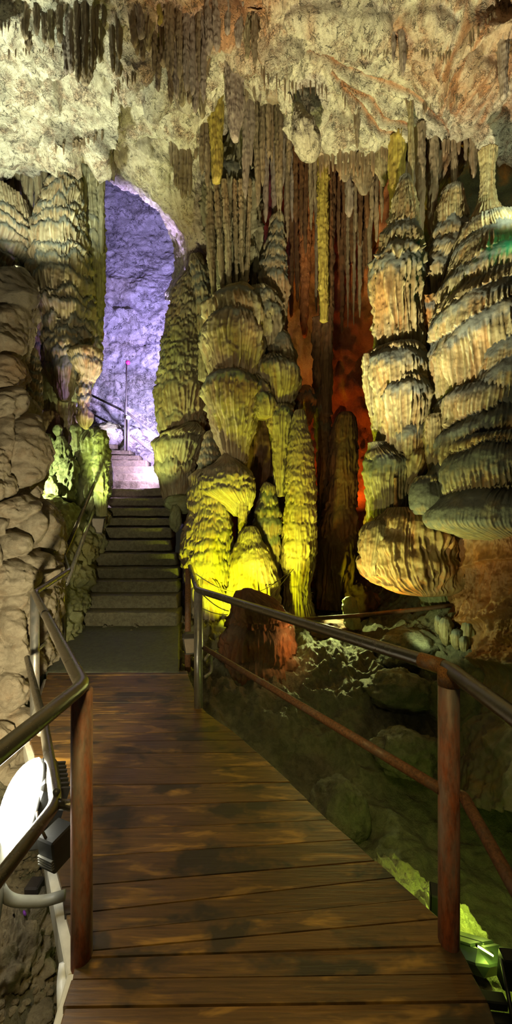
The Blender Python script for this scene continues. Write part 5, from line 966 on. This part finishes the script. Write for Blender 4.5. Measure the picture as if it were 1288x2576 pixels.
# violet lamps tucked behind the green column at the stair head, plus one added fill
spot('violet_lamp_and_fill', V(470, 1080, 8.9), V(320, 820, 12.4), (.54, .47, 1), 3000, 110, .1)
spot('violet_lamp_and_fill', V(418, 1160, 8.85), V(310, 1180, 9.5), (.64, .46, 1), 1500, 130, .05)
spot('violet_lamp_and_fill', V(480, 850, 9.2), V(340, 540, 12.9), (.42, .34, 1), 3200, 110, .1)
spot('violet_lamp_and_fill', V(335, 1150, 5.9), V(212, 965, 6.3), (.46, .30, 1), 170, 34, .05)  # added violet fill in open air over the stairs, tints the pendant
# red lamp at the foot of the recess
spot('red_lamp', V(862, 1380, 8.0), V(885, 980, 8.9), RED, 330, 70, .06)
spot('red_lamp', V(760, 1000, 8.6), V(755, 780, 8.4), (1, .25, .03), 60, 60, .08)
# yellow-green lamps behind the knobbly wall for the ringed stalagmite and the left cascade
spot('green_lamp', V(20, 1130, 5.3), V(75, 960, 5.6), (.85, 1, .02), 130, 90, .05)
spot('green_lamp', V(-60, 900, 4.9), V(120, 620, 6.3), (.92, 1, .36), 230, 80, .1)
spot('green_lamp', V(70, 1110, 5.25), V(120, 640, 6.3), (.90, 1, .20), 1000, 60, .05)
spot('green_lamp', V(25, 1235, 6.0), V(215, 1170, 7.0), (.84, 1, .50), 260, 100, .05)
spot('green_lamp', V(185, 1345, 6.0), V(470, 900, 8.2), (.82, 1, .28), 700, 60, .06)
spot('green_lamp', V(185, 1335, 5.9), V(610, 880, 6.8), (1, .95, .46), 380, 50, .05)
# ceiling lamps
spot('ceiling_lamp', V(30, 668, 4.6), V(90, 140, 6.1), (.90, 1, .76), 1500, 74, .12)
spot('ceiling_lamp', V(185, 1330, 5.5), V(440, 220, 6.2), (1, .90, .56), 1500, 50, .1)
spot('ceiling_lamp', (.25, 2.75, -.5), V(1000, 90, 5.2), (1, .90, .56), 5200, 50, .06, .7)
spot('ceiling_lamp', V(1350, 500, 4.25), V(1235, 280, 5.8), (.90, 1, .66), 150, 110, .1)
# lights added for the right formations, one of them low under the boardwalk edge
spot('right_fill', V(790, 1690, 4.2), V(1165, 920, 5.0), (.96, 1, .30), 350, 66, .04, .8)
spot('right_fill', (-.02, 2.72, -.16), V(1100, 1000, 5.0), (1, .84, .40), 150, 75, .05)
spot('right_fill', V(945, 1560, 5.0), V(980, 1150, 5.4), (1, .55, .08), 60, 120, .05)
spot('right_fill', V(840, 1490, 6.0), V(930, 1690, 4.6), (.90, 1, .32), 110, 120, .05)
spot('slit_lamp', tuple(sl + np.array([.01, -.03, .05])), tuple(sl + np.array([.02, .3, -.12])), (.72, 1, .1), 6, 140, .03)
spot('green_spark', V(1310, 580, 4.35), V(1230, 640, 4.9), (.05, 1, .35), 3.5, 120, .05)
spot('red_lamp', V(775, 1600, 4.5), V(700, 1620, 4.8), (1, .50, .16), 8, 140, .05)
point('slit_lamp', (1.16, 1.96, -.30), (.74, 1, .12), 6.5, .02)
spot('right_fill', V(1040, 1600, 4.4), V(1130, 1560, 4.8), (.84, 1, .46), 11, 120, .04)
# floodlight throw
fb = fc + Rm @ np.array([0, .20, 0]); spot('floodlight_bulb', tuple(fb), (-2.7, 4.0, 1.3), (1, .88, .56), 400, 120, .06)
# unseen warm fills added above and behind the camera for deck and posts
spot('deck_fill', (-.4, -.2, 3.1), (-.3, 1.9, 0), (1, .78, .30), 230, 52, .3, .8)
point('camera_fill', (.15, -.9, 1.0), (1, .74, .36), 4.5, .3)
w = bpy.data.worlds.new('cave_dark'); bpy.context.scene.world = w; w.use_nodes = True
bg = w.node_tree.nodes['Background']; bg.inputs[0].default_value = (.9, .85, .6, 1); bg.inputs[1].default_value = .014
cam = bpy.data.cameras.new('camera'); co = bpy.data.objects.new('camera', cam); C.objects.link(co)
co.location = (0, 0, EYE); co.rotation_euler = (math.pi / 2, 0, 0); cam.sensor_fit = 'VERTICAL'; cam.sensor_height = 36; cam.lens = 36 * F / 2576; cam.shift_y = (HY - 1288) / 2576; cam.clip_start = .02; cam.clip_end = 100
sc = bpy.context.scene; sc.camera = co
sc.view_settings.view_transform = 'Standard'; sc.view_settings.look = 'None'; sc.view_settings.exposure = 0; sc.view_settings.gamma = 1; sc.view_settings.use_curve_mapping = False
sc.cycles.max_bounces = 3; sc.cycles.diffuse_bounces = 2; sc.cycles.glossy_bounces = 2; sc.cycles.use_adaptive_sampling = True; sc.cycles.adaptive_threshold = .08; sc.cycles.adaptive_min_samples = 16; sc.cycles.use_denoising = True; sc.cycles.sample_clamp_indirect = 4; sc.cycles.caustics_reflective = False; sc.cycles.caustics_refractive = False
